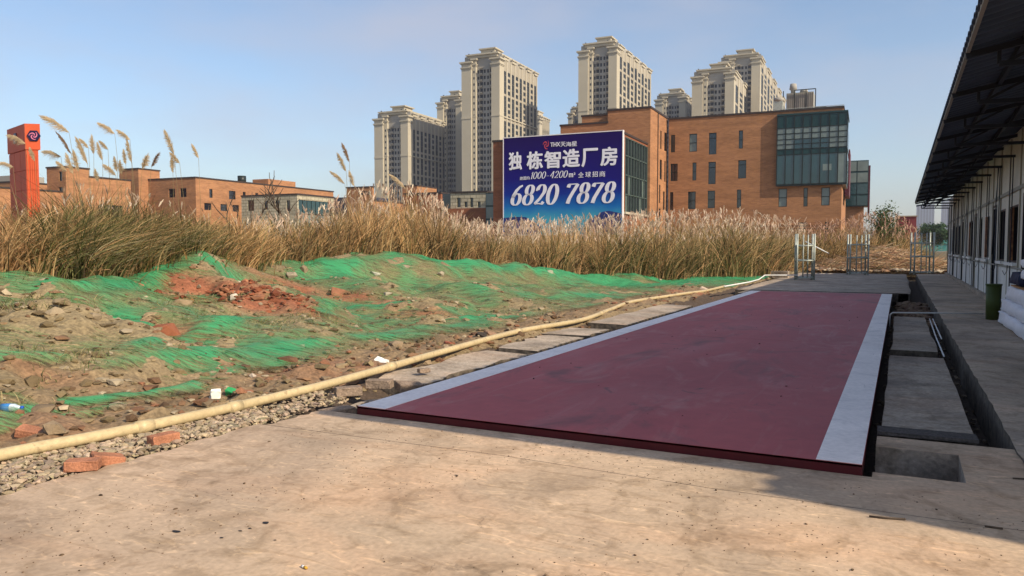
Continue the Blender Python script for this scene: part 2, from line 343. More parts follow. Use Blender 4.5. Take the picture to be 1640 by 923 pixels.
ys = grow(1.5, 62, .05, 1.007, 1.6); ys = [-400, -60, -20, -8.2, -7.8, -4, -1, 0, .6, 1.1]+ys+[68, 76, 90, 120, 180, 300, 600, 1200, 2400, 3600]
GX, GY = np.meshgrid(xs, ys); GZ = Hlow(GX, GY)+Hdet(GX, GY)
nx, ny = len(xs), len(ys)
V = np.stack([GX.ravel(), GY.ravel(), GZ.ravel()], 1)
ii = (np.arange(ny-1)[:, None]*nx+np.arange(nx-1)[None]).ravel(); F = np.stack([ii, ii+1, ii+nx+1, ii+nx], 1)
# soil colours: grey-olive clay, red clay heaps, brown rubble near the pipe
def blob(c, rx, ry, X, Y, ang=0):
    dx, dy = X-c[0], Y-c[1]; a = dx*cos(ang)+dy*sin(ang); b = -dx*sin(ang)+dy*cos(ang)
    return np.exp(-((a/rx)**2+(b/ry)**2))
X, Y = V[:, 0], V[:, 1]
base = np.array([.28, .215, .12])[None]*(1+.35*fbm(X*.8, Y*.8, 5, 3)[:, None])
red = np.zeros(len(V))
viewdir = R(90+YAW)-pi/2
for px, py, rx, ry, s in [(300,470,1.5,.5,1),(400,490,1.3,.5,1),(350,482,1.4,.5,1),(540,478,1.2,.5,.9),(470,460,1.2,.4,.6),(265,536,.4,.28,1.0),(680,505,1.1,.35,.7),(560,590,.8,.35,.6),(480,600,.9,.4,.6),(50,600,.5,.2,.4),(1180,440,3,.8,.5),(250,460,1,.4,.7),(1090,470,1.6,.6,1),(0,690,.8,.3,.5)]:
    h = hit(px, py); red = np.maximum(red, s*blob(h, rx, ry, X, Y, R(YAW)))
red = np.clip(red*(1+.8*fbm(X*2.5, Y*2.5, 3, 9))*1.3, 0, 1)[:, None]
base = base*(1-red)+np.array([.33, .125, .065])*red*(1+.3*fbm(X*3, Y*3, 3, 14)[:, None])
br = np.clip(1-(np.abs(X+6.2)/.9), 0, 1)[:, None]*.7*(Y < 40)[:, None]
base = base*(1-br)+np.array([.26, .165, .10])*br*(1+.3*fbm(X*3, Y*3, 3, 19)[:, None])
yard_area = ((X > -5.6) & (X < 14) & (Y < 52) & (Y > -8))[:, None]
base = np.where(yard_area, np.array([.10, .07, .05]), base)  # darker brown ground within the concrete yard
farm = np.clip((np.hypot(X, Y)-40)/30, 0, 1)[:, None]
base = base*(1-farm)+np.array([.16, .13, .07])*farm
M_soil = mat('soil', (1, 1, 1), .95, .35, 9, .9, 22, attr='tint', fine=.35)
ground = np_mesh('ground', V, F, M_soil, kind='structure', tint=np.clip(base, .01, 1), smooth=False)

# ---------------------------------------------------------------- concrete: apron, platform base, walkway, slabs
def ragged(y0, y1, x, amp, n): return [(x+random.uniform(-amp, amp), y0+(y1-y0)*i/n) for i in range(n+1)]
def prism(name, poly, z0, z1, mats, kind='structure', parent=None):
    n = len(poly); mb = MB(); vs = [(p[0], p[1], z1) for p in poly]+[(p[0], p[1], z0) for p in poly]
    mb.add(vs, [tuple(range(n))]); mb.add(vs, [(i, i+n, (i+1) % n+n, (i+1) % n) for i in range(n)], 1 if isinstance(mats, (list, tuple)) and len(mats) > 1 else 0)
    return mb.build(name, mats, parent, kind)
E1 = ragged(5.43, 4.80, -4.72, .04, 8)
E2 = ragged(4.79, -5.5, -4.82, .035, 90)
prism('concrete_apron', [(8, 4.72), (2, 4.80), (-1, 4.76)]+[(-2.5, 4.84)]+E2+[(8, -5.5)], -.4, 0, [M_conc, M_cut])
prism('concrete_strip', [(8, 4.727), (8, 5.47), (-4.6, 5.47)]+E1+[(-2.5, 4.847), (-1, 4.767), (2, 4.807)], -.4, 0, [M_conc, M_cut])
for nm, (x0, x1, y0, y1) in {'pit_edge_near': (-.13, .41, 5.47, 5.6), 'pit_edge_far': (-.13, .41, 6.34, 6.70), 'pit_side': (.41, .80, 5.47, 6.70)}.items():
    prism('concrete_strip', [(x0, y0), (x1, y0), (x1, y1), (x0, y1)], -.4, 0, [M_conc, M_slab])
we = ragged(48.2, 5.47, .8, .012, 160)
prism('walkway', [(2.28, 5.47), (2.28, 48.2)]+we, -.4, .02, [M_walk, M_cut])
def slab(x0, x1, y0, y1, z=0., amp=.03, tilt=0, name='concrete_slab', th=.3):
    p = [(x0+random.uniform(-amp, amp), y0+(y1-y0)*i/8) for i in range(8, -1, -1)]+[(x1+random.uniform(-amp, amp), y0+(y1-y0)*i/8) for i in range(9)]
    n = len(p); mb = MB(); f = lambda q, dz: (q[0], q[1], z+dz+tilt*(q[0]-x0))
    vs = [f(q, 0) for q in p]+[f(q, -th) for q in p]
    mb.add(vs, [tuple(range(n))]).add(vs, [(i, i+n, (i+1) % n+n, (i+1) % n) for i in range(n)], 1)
    return mb.build(name, [M_slab, M_cut], None, 'structure')
stained_concrete(M_slab); stained_concrete(M_walk)
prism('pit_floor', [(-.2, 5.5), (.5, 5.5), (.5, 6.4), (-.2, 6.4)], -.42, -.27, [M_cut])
slab(-.1, .56, 6.9, 11.9, -.01, .012); slab(-.09, .52, 12.75, 18.9, -.03, .02); slab(-.05, .33, 27.9, 47.5, -.02, .03)
slab(-.11, .6, 11.9, 12.75, -.30, .02)
slab(-5.45, -4.76, 7.2, 9.9, -.02, .09, -.03); slab(-5.5, -4.74, 10.3, 12.2, -.03, .08, -.02); slab(-5.55, -4.74, 12.25, 13.4, -.02, .07, .01)
slab(-5.55, -4.7, 14.3, 19.8, .0, .07, -.02); slab(-5.1, -4.62, 6.1, 7.0, -.16, .08, 0)
slab(-5.2, .3, 27.9, 47.6, .0, .04); slab(-4.8, -.2, 26.15, 27.85, -.02, .02)

# weighbridge deck
wb = thing('weighbridge', (-2.27, 15.8, 0), 'long maroon steel weighbridge deck with white stripes down both long edges', 'weighbridge')
X0, X1, Y0, Y1, ZT = -4.33, -.19, 5.47+.012, 26.0, .07
segs = [Y0, 12.3, 19.1, Y1]
for i in range(3):
    mb = MB(); a = segs[i]+(.004 if i else 0); mb.box((X0, a, ZT-.016), (X1, segs[i+1]-.004, ZT), 0)
    mb.build('deck_plate', [M_deck], wb)
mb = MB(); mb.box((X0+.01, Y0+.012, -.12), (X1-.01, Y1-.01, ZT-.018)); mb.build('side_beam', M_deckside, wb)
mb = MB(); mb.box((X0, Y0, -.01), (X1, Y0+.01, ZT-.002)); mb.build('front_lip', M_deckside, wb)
for sx0, sx1 in ((X0+.002, -4.03), (-.475, X1-.002)):
    for i in range(3):
        MB().box((sx0, segs[i]+.008, ZT+.0), (sx1, segs[i+1]-.008, ZT+.004)).build('edge_stripe', M_stripe, wb)
pl = thing('timber_plank', (.22, 6.72, 0), 'weathered grey plank lying across the concrete just behind the square pit', 'plank')
MB().obox((-.13, 6.74), (cos(R(1.5)), sin(R(1.5))), (-sin(R(1.5)), cos(R(1.5))), (0, 0, .002), (.70, .22, .03)).build('board', mat('grey_timber', (.13, .11, .10), .9, .4, 4, .8, 30, stretch=(1, 8, 8), fine=.4), pl)

# debris on deck and apron
def blot(name, c, r, z, m, label, cat, n=9, group=None, st=1.):
    a0 = random.random()*6; pts = [(c[0]+cos(a0+2*pi*i/n)*r*random.uniform(.6, 1.2)*st, c[1]+sin(a0+2*pi*i/n)*r*random.uniform(.4, .8)) for i in range(n)]
    mb = MB(); mb.add([(p[0], p[1], z) for p in pts]+[(c[0], c[1], z+.002)], [(i, (i+1) % n, n) for i in range(n)])
    o = mb.build(name, m, None, None, loc=(c[0], c[1], 0)); tagit(o, label, cat, group); return o
M_oil = mat('dark_oil', (.02, .016, .014), .5)
for (px, py, r, lb) in [(426,838,.024,'largest dark oil spot on the tan concrete foreground'), (400,847,.012,'small oil spot just left of the largest one'), (385,851,.014,'oil spot in the middle of the row of three'), (355,862,.012,'leftmost dark oil spot of the row on the tan concrete'), (441,866,.009,'small dark spot below the largest oil spot'), (283,852,.028,'long thin dark oil smear on the concrete at lower left'), (731,762,.015,'dark spot alone on concrete below the maroon deck')]:
    blot('oil_stain', G(px, py), r, .003, M_oil, lb, 'oil stain')
cg = G(487, 911)
t = thing('cigarette_butt', (cg.x, cg.y, .008), 'yellow and white cigarette butt on concrete at bottom edge', 'cigarette butt')
MB().tube([cg+Vector((-.018, .006, .008)), cg+Vector((.0, .001, .008))], .006, 8).build('paper', M_white, t)
MB().tube([cg+Vector((.0, .001, .008)), cg+Vector((.02, -.004, .008))], .0062, 8).build('filter', mat('yellow_filter', (.6, .35, .05)), t)
for pts, lb in [([(1392,829),(1420,832),(1450,834)], 'thin twig lying on concrete near the corner of the maroon deck'), ([(1577,845),(1606,849)], 'short dark twig on the shaded concrete at right'), ([(1622,768),(1640,769)], 'dark stick end on shaded concrete at right edge')]:
    P = [G(*q)+Vector((0, 0, .008)) for q in pts]; o = MB().tube(P, .006, 5).build('twig', M_bark, loc=P[0]); tagit(o, lb, 'twig')
n = 3200; gx = rng.uniform(-4.6, 3, n); gy = rng.uniform(1.6, 5.3, n); keep = (vnoise(gx*1.5, gy*1.5, 4) > .52) & (gx > -4.4+gy*.0)
gx, gy = gx[keep], gy[keep]; sz = rng.uniform(.0018, .005, len(gx))*np.where(rng.random(len(gx)) < .06, 2, 1)
v, f, t_ = stones(np.stack([gx, gy, sz*.4], 1), sz, np.array([.17, .12, .08])[None]*rng.uniform(.4, 2.2, (len(gx), 1)))
tagit(np_mesh('grit', v, f, M_rock, kind='stuff', tint=t_), 'fine dark grit scattered over the tan concrete foreground', 'grit')
n = 40; gx = rng.uniform(-3.9, -.6, n); gy = rng.uniform(6, 20, n); sz = rng.uniform(.004, .014, n)
v, f, t_ = stones(np.stack([gx, gy, ZT+sz*.4], 1), sz, np.array([.06, .03, .03])[None]*rng.uniform(.5, 2, (n, 1)))
tagit(np_mesh('dirt_crumbs', v, f, M_rock, kind='stuff', tint=t_), 'crumbs of dirt scattered on the maroon deck', 'dirt crumbs')

# ---------------------------------------------------------------- pipe and other lines
pp = [(-60,748),(0,729),(200,690),(375,652),(545,610),(700,566),(830,531),(930,513),(975,497),(1010,484),(1060,476),(1100,470),(1130,466),(1160,459)]
P = []
for i, (a, b) in enumerate(pp): q = G(a, b, .06); P.append(q)
pts = []
for i in range(len(P)-1):
    p0, p1, p2, p3 = P[max(i-1, 0)], P[i], P[i+1], P[min(i+2, len(P)-1)]
    for k in range(6):
        s = k/6; pts.append(.5*((2*p1)+(p2-p0)*s+(2*p0-5*p1+4*p2-p3)*s*s+(3*p1-p0-3*p2+p3)*s**3))
pts.append(P[-1])
pipe = thing('water_pipe', (-5.6, 6, .08), 'long cream plastic pipe running along the left of the maroon deck', 'pipe')
MB().tube(pts, .044, 14).build('tube', M_pvc, pipe)
for px in (237, 375, 622, 824, 965, 1056):
    k = min(range(len(pts)), key=lambda i: abs(proj(pts[i])[0]-px)); d = (pts[min(k+1, len(pts)-1)]-pts[k-1]).normalized()
    MB().tube([pts[k]-d*.07, pts[k]+d*.07], .054, 14).build('coupling', M_pvc, pipe)
P = [G(*q, .25) for q in [(1160,459),(1200,452),(1215,448)]]+[G(1225,441,.3), G(1245,441,.3), G(1278,441,.3)]
o = MB().tube(P, .022, 8).build('thin_pipe', M_white, loc=P[0]); tagit(o, 'thin white pipe over the green net beyond the cream pipe', 'pipe')
P = [Vector((-.17, 18.4, -.2)), Vector((-.17, 18.6, .03)), Vector((-.12, 18.65, .07)), Vector((.8, 19.0, .07)), Vector((1.64, 19.35, .06))]
o = MB().tube(P, .016, 8).build('conduit', M_white, loc=P[0]); tagit(o, 'thin white conduit crossing the shaded walkway to the green bin', 'conduit')
for a, lb in [([(1489,511),(1499,540),(1512,571)], 'longer white cable lying in the dark trench'), ([(1494,511),(1508,543)], 'shorter white cable lying in the dark trench')]:
    P = [G(*q, -.05) for q in a]; o = MB().tube(P, .012, 6).build('cable', M_white, loc=P[0]); tagit(o, lb, 'cable')
P = [hit(312, 708), hit(325, 697), hit(345, 689)+Vector((0, 0, .03)), hit(368, 689)+Vector((0, 0, .03)), hit(388, 692), hit(365, 697), hit(360, 690)]
o = MB().tube([p+Vector((0, 0, .015)) for p in P], .004, 6).build('wire', mat('yellow_wire', (.7, .5, .03), .5), loc=P[0]); tagit(o, 'looped yellow wire on the dirt beside the concrete edge', 'wire')

# ---------------------------------------------------------------- bricks, rocks and litter
def brick_obj(px, py, rz, label, m=None, z=None, s=1., holes=False, tilt=(0, 0), cat='brick'):
    p = G(px, py, 0) if z is not None else hit(px, py); zz = z if z is not None else p.z
    mb = MB(); bm = bmesh.new(); bmesh.ops.create_cube(bm, size=1)
    bmesh.ops.scale(bm, vec=(.21*s, .11*s, .07*s), verts=bm.verts); bmesh.ops.bevel(bm, geom=bm.edges, offset=.006, segments=1, affect='EDGES')
    bmesh.ops.subdivide_edges(bm, edges=[e for e in bm.edges if e.calc_length() > .05], cuts=3)
    for v in bm.verts: v.co += Vector([random.uniform(-.0025, .0025) for _ in range(3)])
    me = bpy.data.meshes.new('brick'); bm.to_mesh(me); me.materials.append(m or M_brick)
    o = bpy.data.objects.new('brick', me); col.objects.link(o); o.location = (p.x, p.y, zz+.037*s); o.rotation_euler = (tilt[0], tilt[1], rz)
    tagit(o, label, cat, None); return o
brick_obj(262, 712, R(80), 'orange brick at the edge of the gravel near the yellow wire', z=.01)
brick_obj(172, 742, R(70), 'orange brick nearest the concrete edge, right of the darker brick', z=-.01, tilt=(.1, .25))
brick_obj(133, 753, R(40), 'brick with a dark end on the gravel, nearest the camera', z=0)
brick_obj(52, 707, R(30), 'orange brick half buried behind the cream pipe at left', z=.03, tilt=(.2, .2))
brick_obj(558, 634, R(50), 'grooved dusty brick resting under the cream pipe near the deck corner', M_dbrick, z=.0, s=1.25)
brick_obj(608, 622, R(20), 'second grooved brick beside the first at the deck corner', M_dbrick, z=.0, s=1.3)
brick_obj(655, 618, R(60), 'broken grey block behind the grooved bricks by the deck', M_dbrick, z=-.06, s=1.3, tilt=(.2, .1))
brick_obj(540, 652, R(70), 'lower grey block under the grooved bricks', M_dbrick, z=-.12, s=1.5)
brick_obj(612, 645, R(75), 'flat grey block lying against the white stripe corner', M_dbrick, z=-.11, s=1.4)
brick_obj(679, 597, R(60), 'small piece of brick on the slab beside the pipe', M_dbrick, z=.0, s=.7)
def rock_obj(px, py, r, color, label, fl=.7, name='rock', lift=.3, world=None):
    p = world or hit(px, py); bm = bmesh.new(); r *= .8
    for q_ in rng.normal(0, 1, (15, 3)): q_ /= np.linalg.norm(q_); bm.verts.new(q_*rng.uniform(.85, 1.1))
    res = bmesh.ops.convex_hull(bm, input=bm.verts); bmesh.ops.bevel(bm, geom=bm.edges, offset=.06, segments=1, affect='EDGES'); bmesh.ops.triangulate(bm, faces=bm.faces)
    bm.verts.index_update(); V = np.array([v.co[:] for v in bm.verts]); FR = np.array([[v.index for v in f.verts] for f in bm.faces])
    V = V*np.array([r*rng.uniform(.9, 1.3), r, r*fl]); a = rng.uniform(0, 6); c_, s_ = cos(a), sin(a)
    V = np.stack([V[:, 0]*c_-V[:, 1]*s_, V[:, 0]*s_+V[:, 1]*c_, V[:, 2]], 1)
    o = np_mesh(name, V, FR, M_rock, tint=np.tile(np.array(color), (len(V), 1))); o.location = (p.x, p.y, p.z+r*fl*lift)
    tagit(o, label, name.replace('_', ' ')); return o
for a in [(85,505,.14,(.5,.42,.3),'pale lumpy rock on the left soil mound'),(148,512,.13,(.45,.38,.28),'tan rock right of the pale one on the left mound'),(100,488,.13,(.4,.33,.22),'brownish rock on the crest of the left mound'),(290,490,.2,(.42,.33,.22),'large tan boulder below the red clay heap'),(186,452,.15,(.55,.40,.30),'pinkish rock where the net meets the grass'),(228,458,.13,(.55,.33,.22),'orange rock at the left tip of the red clay'),(345,411,.28,(.6,.3,.2),'big reddish lump on the crest by the grass'),(320,414,.16,(.6,.5,.38),'small pale rock left of the reddish lump on the crest'),(382,456,.14,(.9,.85,.72),'white stone on the red clay heap'),(376,480,.15,(.95,.9,.8),'pale stone lying lower on the red clay'),(265,537,.26,(.42,.16,.09),'round clod of dark red clay on the net'),(465,445,.24,(.5,.45,.36),'grey rock on the net left of the mound top'),(488,437,.27,(.45,.36,.25),'brown boulder beside the grey rock'),(600,440,.22,(.7,.75,.66),'pale greenish block high on the netted mound'),(650,432,.22,(.6,.5,.38),'tan rock leaning on the netted crest'),(705,441,.18,(.55,.5,.4),'grey stone on the netted slope right of the crest'),(545,472,.3,(.42,.2,.12),'reddish clod heap in the middle of the net'),(620,474,.18,(.6,.58,.5),'pale rock right of the reddish clods'),(770,541,.14,(.08,.07,.07),'black stone behind the cream pipe'),(785,538,.17,(.5,.33,.24),'brown stone leaning on the black stone'),(720,551,.12,(.55,.2,.14),'red stone behind the middle of the cream pipe'),(717,560,.10,(.7,.55,.4),'pale flat stone close behind the pipe'),(400,634,.07,(.8,.7,.62),'small white stone near the green carton'),(405,604,.06,(.95,.85,.75),'white pebble on the slope above the green carton'),(547,590,.14,(.5,.4,.26),'mossy tan rock just above the cream pipe'),(70,697,.14,(.6,.42,.33),'long pinkish stone behind the pipe at left'),(1128,466,.22,(.85,.7,.6),'pale rock beside the bend of the pipe'),(880,440,.25,(.5,.55,.45),'greenish stone on the far netted slope'),(1057,452,.2,(.6,.55,.45),'tiny pale stone on the far net')]:
    rock_obj(*a)
def litter(name, px, py, dims, rz, color, label, cat, tilt=(0, 0), m=None):
    p = hit(px, py); bm = bmesh.new(); bmesh.ops.create_cube(bm, size=1); bmesh.ops.scale(bm, vec=dims, verts=bm.verts)
    bmesh.ops.subdivide_edges(bm, edges=bm.edges, cuts=2)
    for v in bm.verts: v.co += Vector([random.uniform(-.08, .08)*min(dims[0], .1) for _ in range(3)])
    me = bpy.data.meshes.new(name); bm.to_mesh(me); me.materials.append(m or mat(name+'_surface', color, .7, .2, 12))
    o = bpy.data.objects.new(name, me); col.objects.link(o); o.location = p+Vector((0, 0, dims[2]*.45)); o.rotation_euler = (tilt[0], tilt[1], rz)
    tagit(o, label, cat); return o
litter('foam_block', 345, 640, (.09, .05, .10), R(60), (.85, .84, .76), 'white foam block standing on the soil behind the pipe', 'foam block', (.3, .1))
litter('drink_carton', 372, 635, (.12, .06, .08), R(20), (.03, .30, .10), 'green drink carton lying right of the white foam block', 'carton', (.5, .3))
litter('foam_scrap', 611, 583, (.17, .09, .06), R(0), (.85, .83, .78), 'white foam scrap in the rubble behind the pipe', 'foam scrap', (.5, .2))
litter('flat_board', 440, 556, (.75, .12, .02), R(35), (.20, .26, .15), 'flat greenish board lying on the net', 'board', (.3, .05))
litter('plastic_scrap', 328, 690, (.08, .05, .03), R(10), (.1, .6, .08), 'bright green plastic scrap beside the yellow wire', 'plastic scrap')
litter('paper_scrap', 393, 687-30, (.07, .05, .015), R(10), (.8, .76, .7), 'white paper scrap near the pipe', 'paper scrap')
litter('tarpaulin', 1345, 433, (1.2, .5, .35), R(10), (.75, .70, .6), 'crumpled cream sheet behind the left scaffold', 'sheet')
litter('tarpaulin', 1410, 434, (1.9, .6, .3), R(25), (.72, .62, .42), 'crumpled yellowish sheet between the scaffold racks', 'sheet')
bt = hit(12, 662)
t = thing('plastic_bottle', (bt.x, bt.y, bt.z), 'clear plastic bottle with blue label lying at the left edge', 'bottle')
dv = Vector((_cy, _sy, 0))
M_bot = mat('bottle_plastic', (.55, .65, .72), .15, .2, 20, spec=.8)
c0 = bt+Vector((0, 0, .045))
MB().tube([c0-dv*.12, c0-dv*.115, c0+dv*.06, c0+dv*.09, c0+dv*.11], [.02, .033, .033, .02, .013], 12).build('bottle_body', M_bot, t)
MB().tube([c0-dv*.05, c0+dv*.03], .0345, 12).build('label_band', mat('blue_label', (.04, .2, .5)), t)
MB().tube([c0+dv*.11, c0+dv*.13], .015, 10).build('cap', mat('blue_cap', (.02, .1, .5)), t)
# gravel bed, clods, rubble
n = 6500; gy = rng.uniform(1.8, 6.2, n); gx = rng.uniform(-5.62, -4.86, n); sz = rng.uniform(.010, .034, n)
gz = -.03+rng.uniform(0, .05, n)
ok = (gy < 5.2) | (rng.random(n) < .3); gx, gy, gz, sz = gx[ok], gy[ok], gz[ok], sz[ok]
tt = np.array([.62, .52, .40])[None]*rng.uniform(.55, 1.25, (len(gx), 1))*np.array([1, 1, 1])+rng.uniform(-.03, .03, (len(gx), 3))
v, f, t_ = stones(np.stack([gx, gy, gz], 1), sz, np.clip(tt, 0, 1))
tagit(np_mesh('gravel', v, f, M_rock, kind='stuff', tint=t_), 'grey gravel bed between the cream pipe and the concrete', 'gravel')
prism('gravel_bed', [(-5.6, 1.5), (-4.8, 1.5), (-4.8, 5.0), (-4.9, 5.35), (-5.6, 5.35)], -.5, -.045, [M_cut])
def scatter(name, n, region, smin, smax, tintc, label, cat, seedmask=None):
    px = rng.uniform(region[0], region[1], n); d = rng.uniform(region[2], region[3], n)
    r_x = (px-820)/FPX; x = r_x*_cy*d-_sy*d; y = r_x*_sy*d+_cy*d
    ok = x < -5.35
    if seedmask: ok &= seedmask(x, y)
    x, y = x[ok], y[ok]; s = rng.uniform(smin, smax, len(x))*(rng.random(len(x))**2*1.2+.5)
    z = Hlow(x, y)+Hdet(x, y)+s*.2
    t = np.array(tintc)[rng.integers(0, len(tintc), len(x))]*rng.uniform(.7, 1.25, (len(x), 1))
    v, f, t_ = stones(np.stack([x, y, z], 1), s, np.clip(t, 0, 1)); return tagit(np_mesh(name, v, f, M_rock, kind='stuff', tint=t_), label, cat)
soilc = [(.30,.24,.14),(.36,.29,.18),(.22,.17,.10),(.34,.21,.13),(.55,.48,.36)]
scatter('soil_clods', 5200, (-60, 900, 6.3, 20), .012, .055, soilc, 'loose soil clods and small stones strewn over the mounds', 'soil clods')
scatter('rubble', 3600, (0, 1150, 5.5, 28), .02, .075, [(.32,.18,.11),(.42,.33,.23),(.20,.13,.08),(.42,.21,.13)], 'brown rubble strip along the cream pipe', 'rubble', lambda x, y: (x > -6.9+.35*vnoise(y*1.2, y*.3, 3)))
hr = hit(360, 482)
scatter('red_clay_crumbs', 2600, (215, 500, 11, 17), .02, .07, [(.42,.15,.08),(.33,.11,.06),(.5,.24,.14)], 'crumbled red clay heap in the net opening', 'clay', lambda x, y: blob(hr, 2.0, .8, x, y, R(YAW)) > rng.random(len(x))*.7+.25)
n = 2600; x = rng.uniform(-5, 6, n); y = rng.uniform(49.5, 58, n); s = rng.uniform(.04, .2, n); z = .2*vnoise(x*.7, y*.7, 5)+.25*np.clip((y-49)/5, 0, 1)
v, f, t_ = stones(np.stack([x, y, z], 1), s, np.array([(.55,.42,.3),(.4,.25,.16),(.7,.62,.5),(.3,.2,.14)])[rng.integers(0, 4, n)])
tagit(np_mesh('far_rubble', v, f, M_rock, kind='stuff', tint=t_), 'rubble heap beyond the scaffold racks', 'rubble')
n = 900; x = rng.uniform(-4.88, -4.38, n); y = 6+rng.random(n)**1.3*14; s = rng.uniform(.015, .07, n)
v, f, t_ = stones(np.stack([x, y, np.full(n, -.2)+rng.uniform(0, .12, n)], 1), s, np.array([(.3,.25,.2),(.22,.17,.12),(.38,.32,.26)])[rng.integers(0, 3, n)])
tagit(np_mesh('edge_rubble', v, f, M_rock, kind='stuff', tint=t_), 'crumbled concrete in the gap along the left edge of the deck', 'rubble')
n = 500; y = 6.8+rng.random(n)*20; x = np.where(rng.random(n) < .75, rng.uniform(.56, .80, n), rng.uniform(-.18, -.1, n)); s = rng.uniform(.008, .04, n)
v, f, t_ = stones(np.stack([x, y, np.full(n, -.40)+s*.3], 1), s, np.array([(.3,.25,.2),(.22,.17,.12),(.38,.32,.26)])[rng.integers(0, 3, n)])
tagit(np_mesh('trench_debris', v, f, M_rock, kind='stuff', tint=t_), 'small stones on the floor of the dark drain right of the deck', 'debris')
n = 300; x = rng.uniform(-.08, .75, n); y = rng.uniform(19.3, 27.5, n); s = rng.uniform(.03, .12, n)
v, f, t_ = stones(np.stack([x, y, np.full(n, -.3)+s*.3], 1), s, np.array([(.4,.3,.22),(.3,.2,.15)])[rng.integers(0, 2, n)])
tagit(np_mesh('trench_rubble', v, f, M_rock, kind='stuff', tint=t_), 'broken concrete in the dark gap right of the deck', 'rubble')

# ---------------------------------------------------------------- green debris net
xs2 = [v for v in xs if -34 < v < -5.6]; ys2 = [v for v in ys if 1.4 < v < 45]
NX, NY = np.meshgrid(xs2, ys2); HL = Hlow(NX, NY)
FOLDS = [([(0,452),(60,455),(90,462)],.25,.8),([(75,462),(140,466),(180,463),(235,447),(268,436)],.35,1.3),([(150,466),(175,492),(200,512),(225,527)],.28,.9),([(250,440),(300,418),(335,425)],.4,.5),
 ([(335,425),(380,420),(430,422)],.4,.8),([(0,583),(60,584),(92,582)],.16,1.3),([(215,562),(270,556),(310,546),(345,535),(420,516)],.14,1.1),([(0,690),(60,676),(110,660),(170,652),(240,643),(310,632)],.12,1.3),([(10,702),(90,686),(160,672),(230,662)],.09,1.0),
 ([(170,600),(215,592)],.1,.8),([(120,575),(250,575),(400,550),(520,540)],.1,.5),([(300,575),(420,556),(560,528),(700,512)],.16,.6),([(450,560),(560,548),(660,540)],.14,.7),([(500,425),(540,428),(575,424),(620,413),(700,421)],.4,1.0),
 ([(430,420),(480,416),(560,412)],.35,.8),([(690,420),(760,426),(830,432),(900,440)],.45,1.0),([(520,508),(560,500),(600,497)],.25,.9),([(720,518),(780,516)],.25,1.0),([(480,440),(560,470),(620,455)],.3,.4),([(640,430),(680,460),(760,470),(850,462)],.3,.45),
 ([(840,480),(900,478),(960,478)],.35,.9),([(900,445),(980,450),(1060,458),(1130,452)],.7,1.2),([(860,437),(900,441),(1000,446)],.6,.9),([(1050,452),(1120,452),(1180,450),(1235,448)],.8,1.4),([(950,505),(1040,480),(1095,490)],.4,.9),([(1000,447),(1100,450),(1200,447)],.6,1.),([(790,545),(850,528),(930,505)],.25,.6),([(150,590),(260,585),(420,572),(520,556)],.22,.55),([(560,545),(650,535),(760,522),(850,505)],.25,.5),([(330,520),(450,512),(560,505)],.3,.45),([(20,470),(70,474),(120,470)],.2,.7),([(20,640),(90,628),(150,615)],.14,.45)]
dens = np.full(NX.shape, 0.); fold = np.zeros(NX.shape)
wob = fbm(NX*1.6, NY*1.6, 3, 41)*.14
for pl_, wd, st in FOLDS:
    q = [hit(*a) for a in pl_]
    for a, b in zip(q, q[1:]):
        ax, ay, bx, by = a.x, a.y, b.x, b.y; L2 = (bx-ax)**2+(by-ay)**2+1e-9
        t = np.clip(((NX-ax)*(bx-ax)+(NY-ay)*(by-ay))/L2, 0, 1)
        dd = np.hypot(NX-ax-t*(bx-ax), NY-ay-t*(by-ay))+wob*min(1, wd*2.2)
        e = .62*st*np.exp(-(dd/(wd*.75))**2)+.30*st*np.exp(-(dd/(wd*2.2))**2); fold = np.maximum(fold, e)
bare = np.zeros(NX.shape)
for px, py, rx, ry in [(330,475,1.6,.55),(420,495,1.1,.5),(265,536,.35,.3),(545,478,.9,.4),(690,506,.7,.25),(1100,466,1.4,.5),(120,500,1.2,.35),(60,520,1.1,.3),(100,620,1.0,.35),(200,610,.6,.3),(470,455,.9,.3)]:
    bare = np.maximum(bare, blob(hit(px, py), rx, ry, NX, NY, R(YAW)))
patch = vnoise(NX*.45+3, NY*.45, 51)*.55+vnoise(NX*1.3, NY*1.3, 52)*.45
dist = np.clip((NY-6)/24, 0, 1)
dens = .50+.8*(patch-.45)+.06*dist+fold*.50-bare*.8*(fold < .45)
dens = dens+.35*fbm(NX*2.2-NY*.8, NY*3.5+NX*1.2, 3, 57)
edge = np.clip((-NX-6.15-.5*vnoise(NY*.9, NY*.2, 61))/.25, 0, 1); edge = np.maximum(edge, np.clip((NY-26)/3, 0, 1))
dens = dens*np.maximum(edge, np.clip(fold*1.6, 0, 1)*(NX < -6.1)*(NY < 8))
NZ = HL+.045+.05*np.clip(fold, 0, 1.2)*(1+.3*fbm(NX*5, NY*5, 2, 71))+fbm(NX*5, NY*2.2, 3, 43)*.035+.02*(NY > 15)
V = np.stack([NX.ravel(), NY.ravel(), NZ.ravel()], 1); nx2, ny2 = len(xs2), len(ys2)
ii = (np.arange(ny2-1)[:, None]*nx2+np.arange(nx2-1)[None]).ravel(); F = np.stack([ii, ii+1, ii+nx2+1, ii+nx2], 1)
dv_ = dens.ravel(); ok = (dv_[F].max(1) > .08) & (np.hypot(V[F[:, 0], 0], V[F[:, 0], 1]) < 46); F = F[ok]
rd = np.array([np.interp(p, [r[0] for r in RIDGE], [r[2] for r in RIDGE]) for p in [0]])
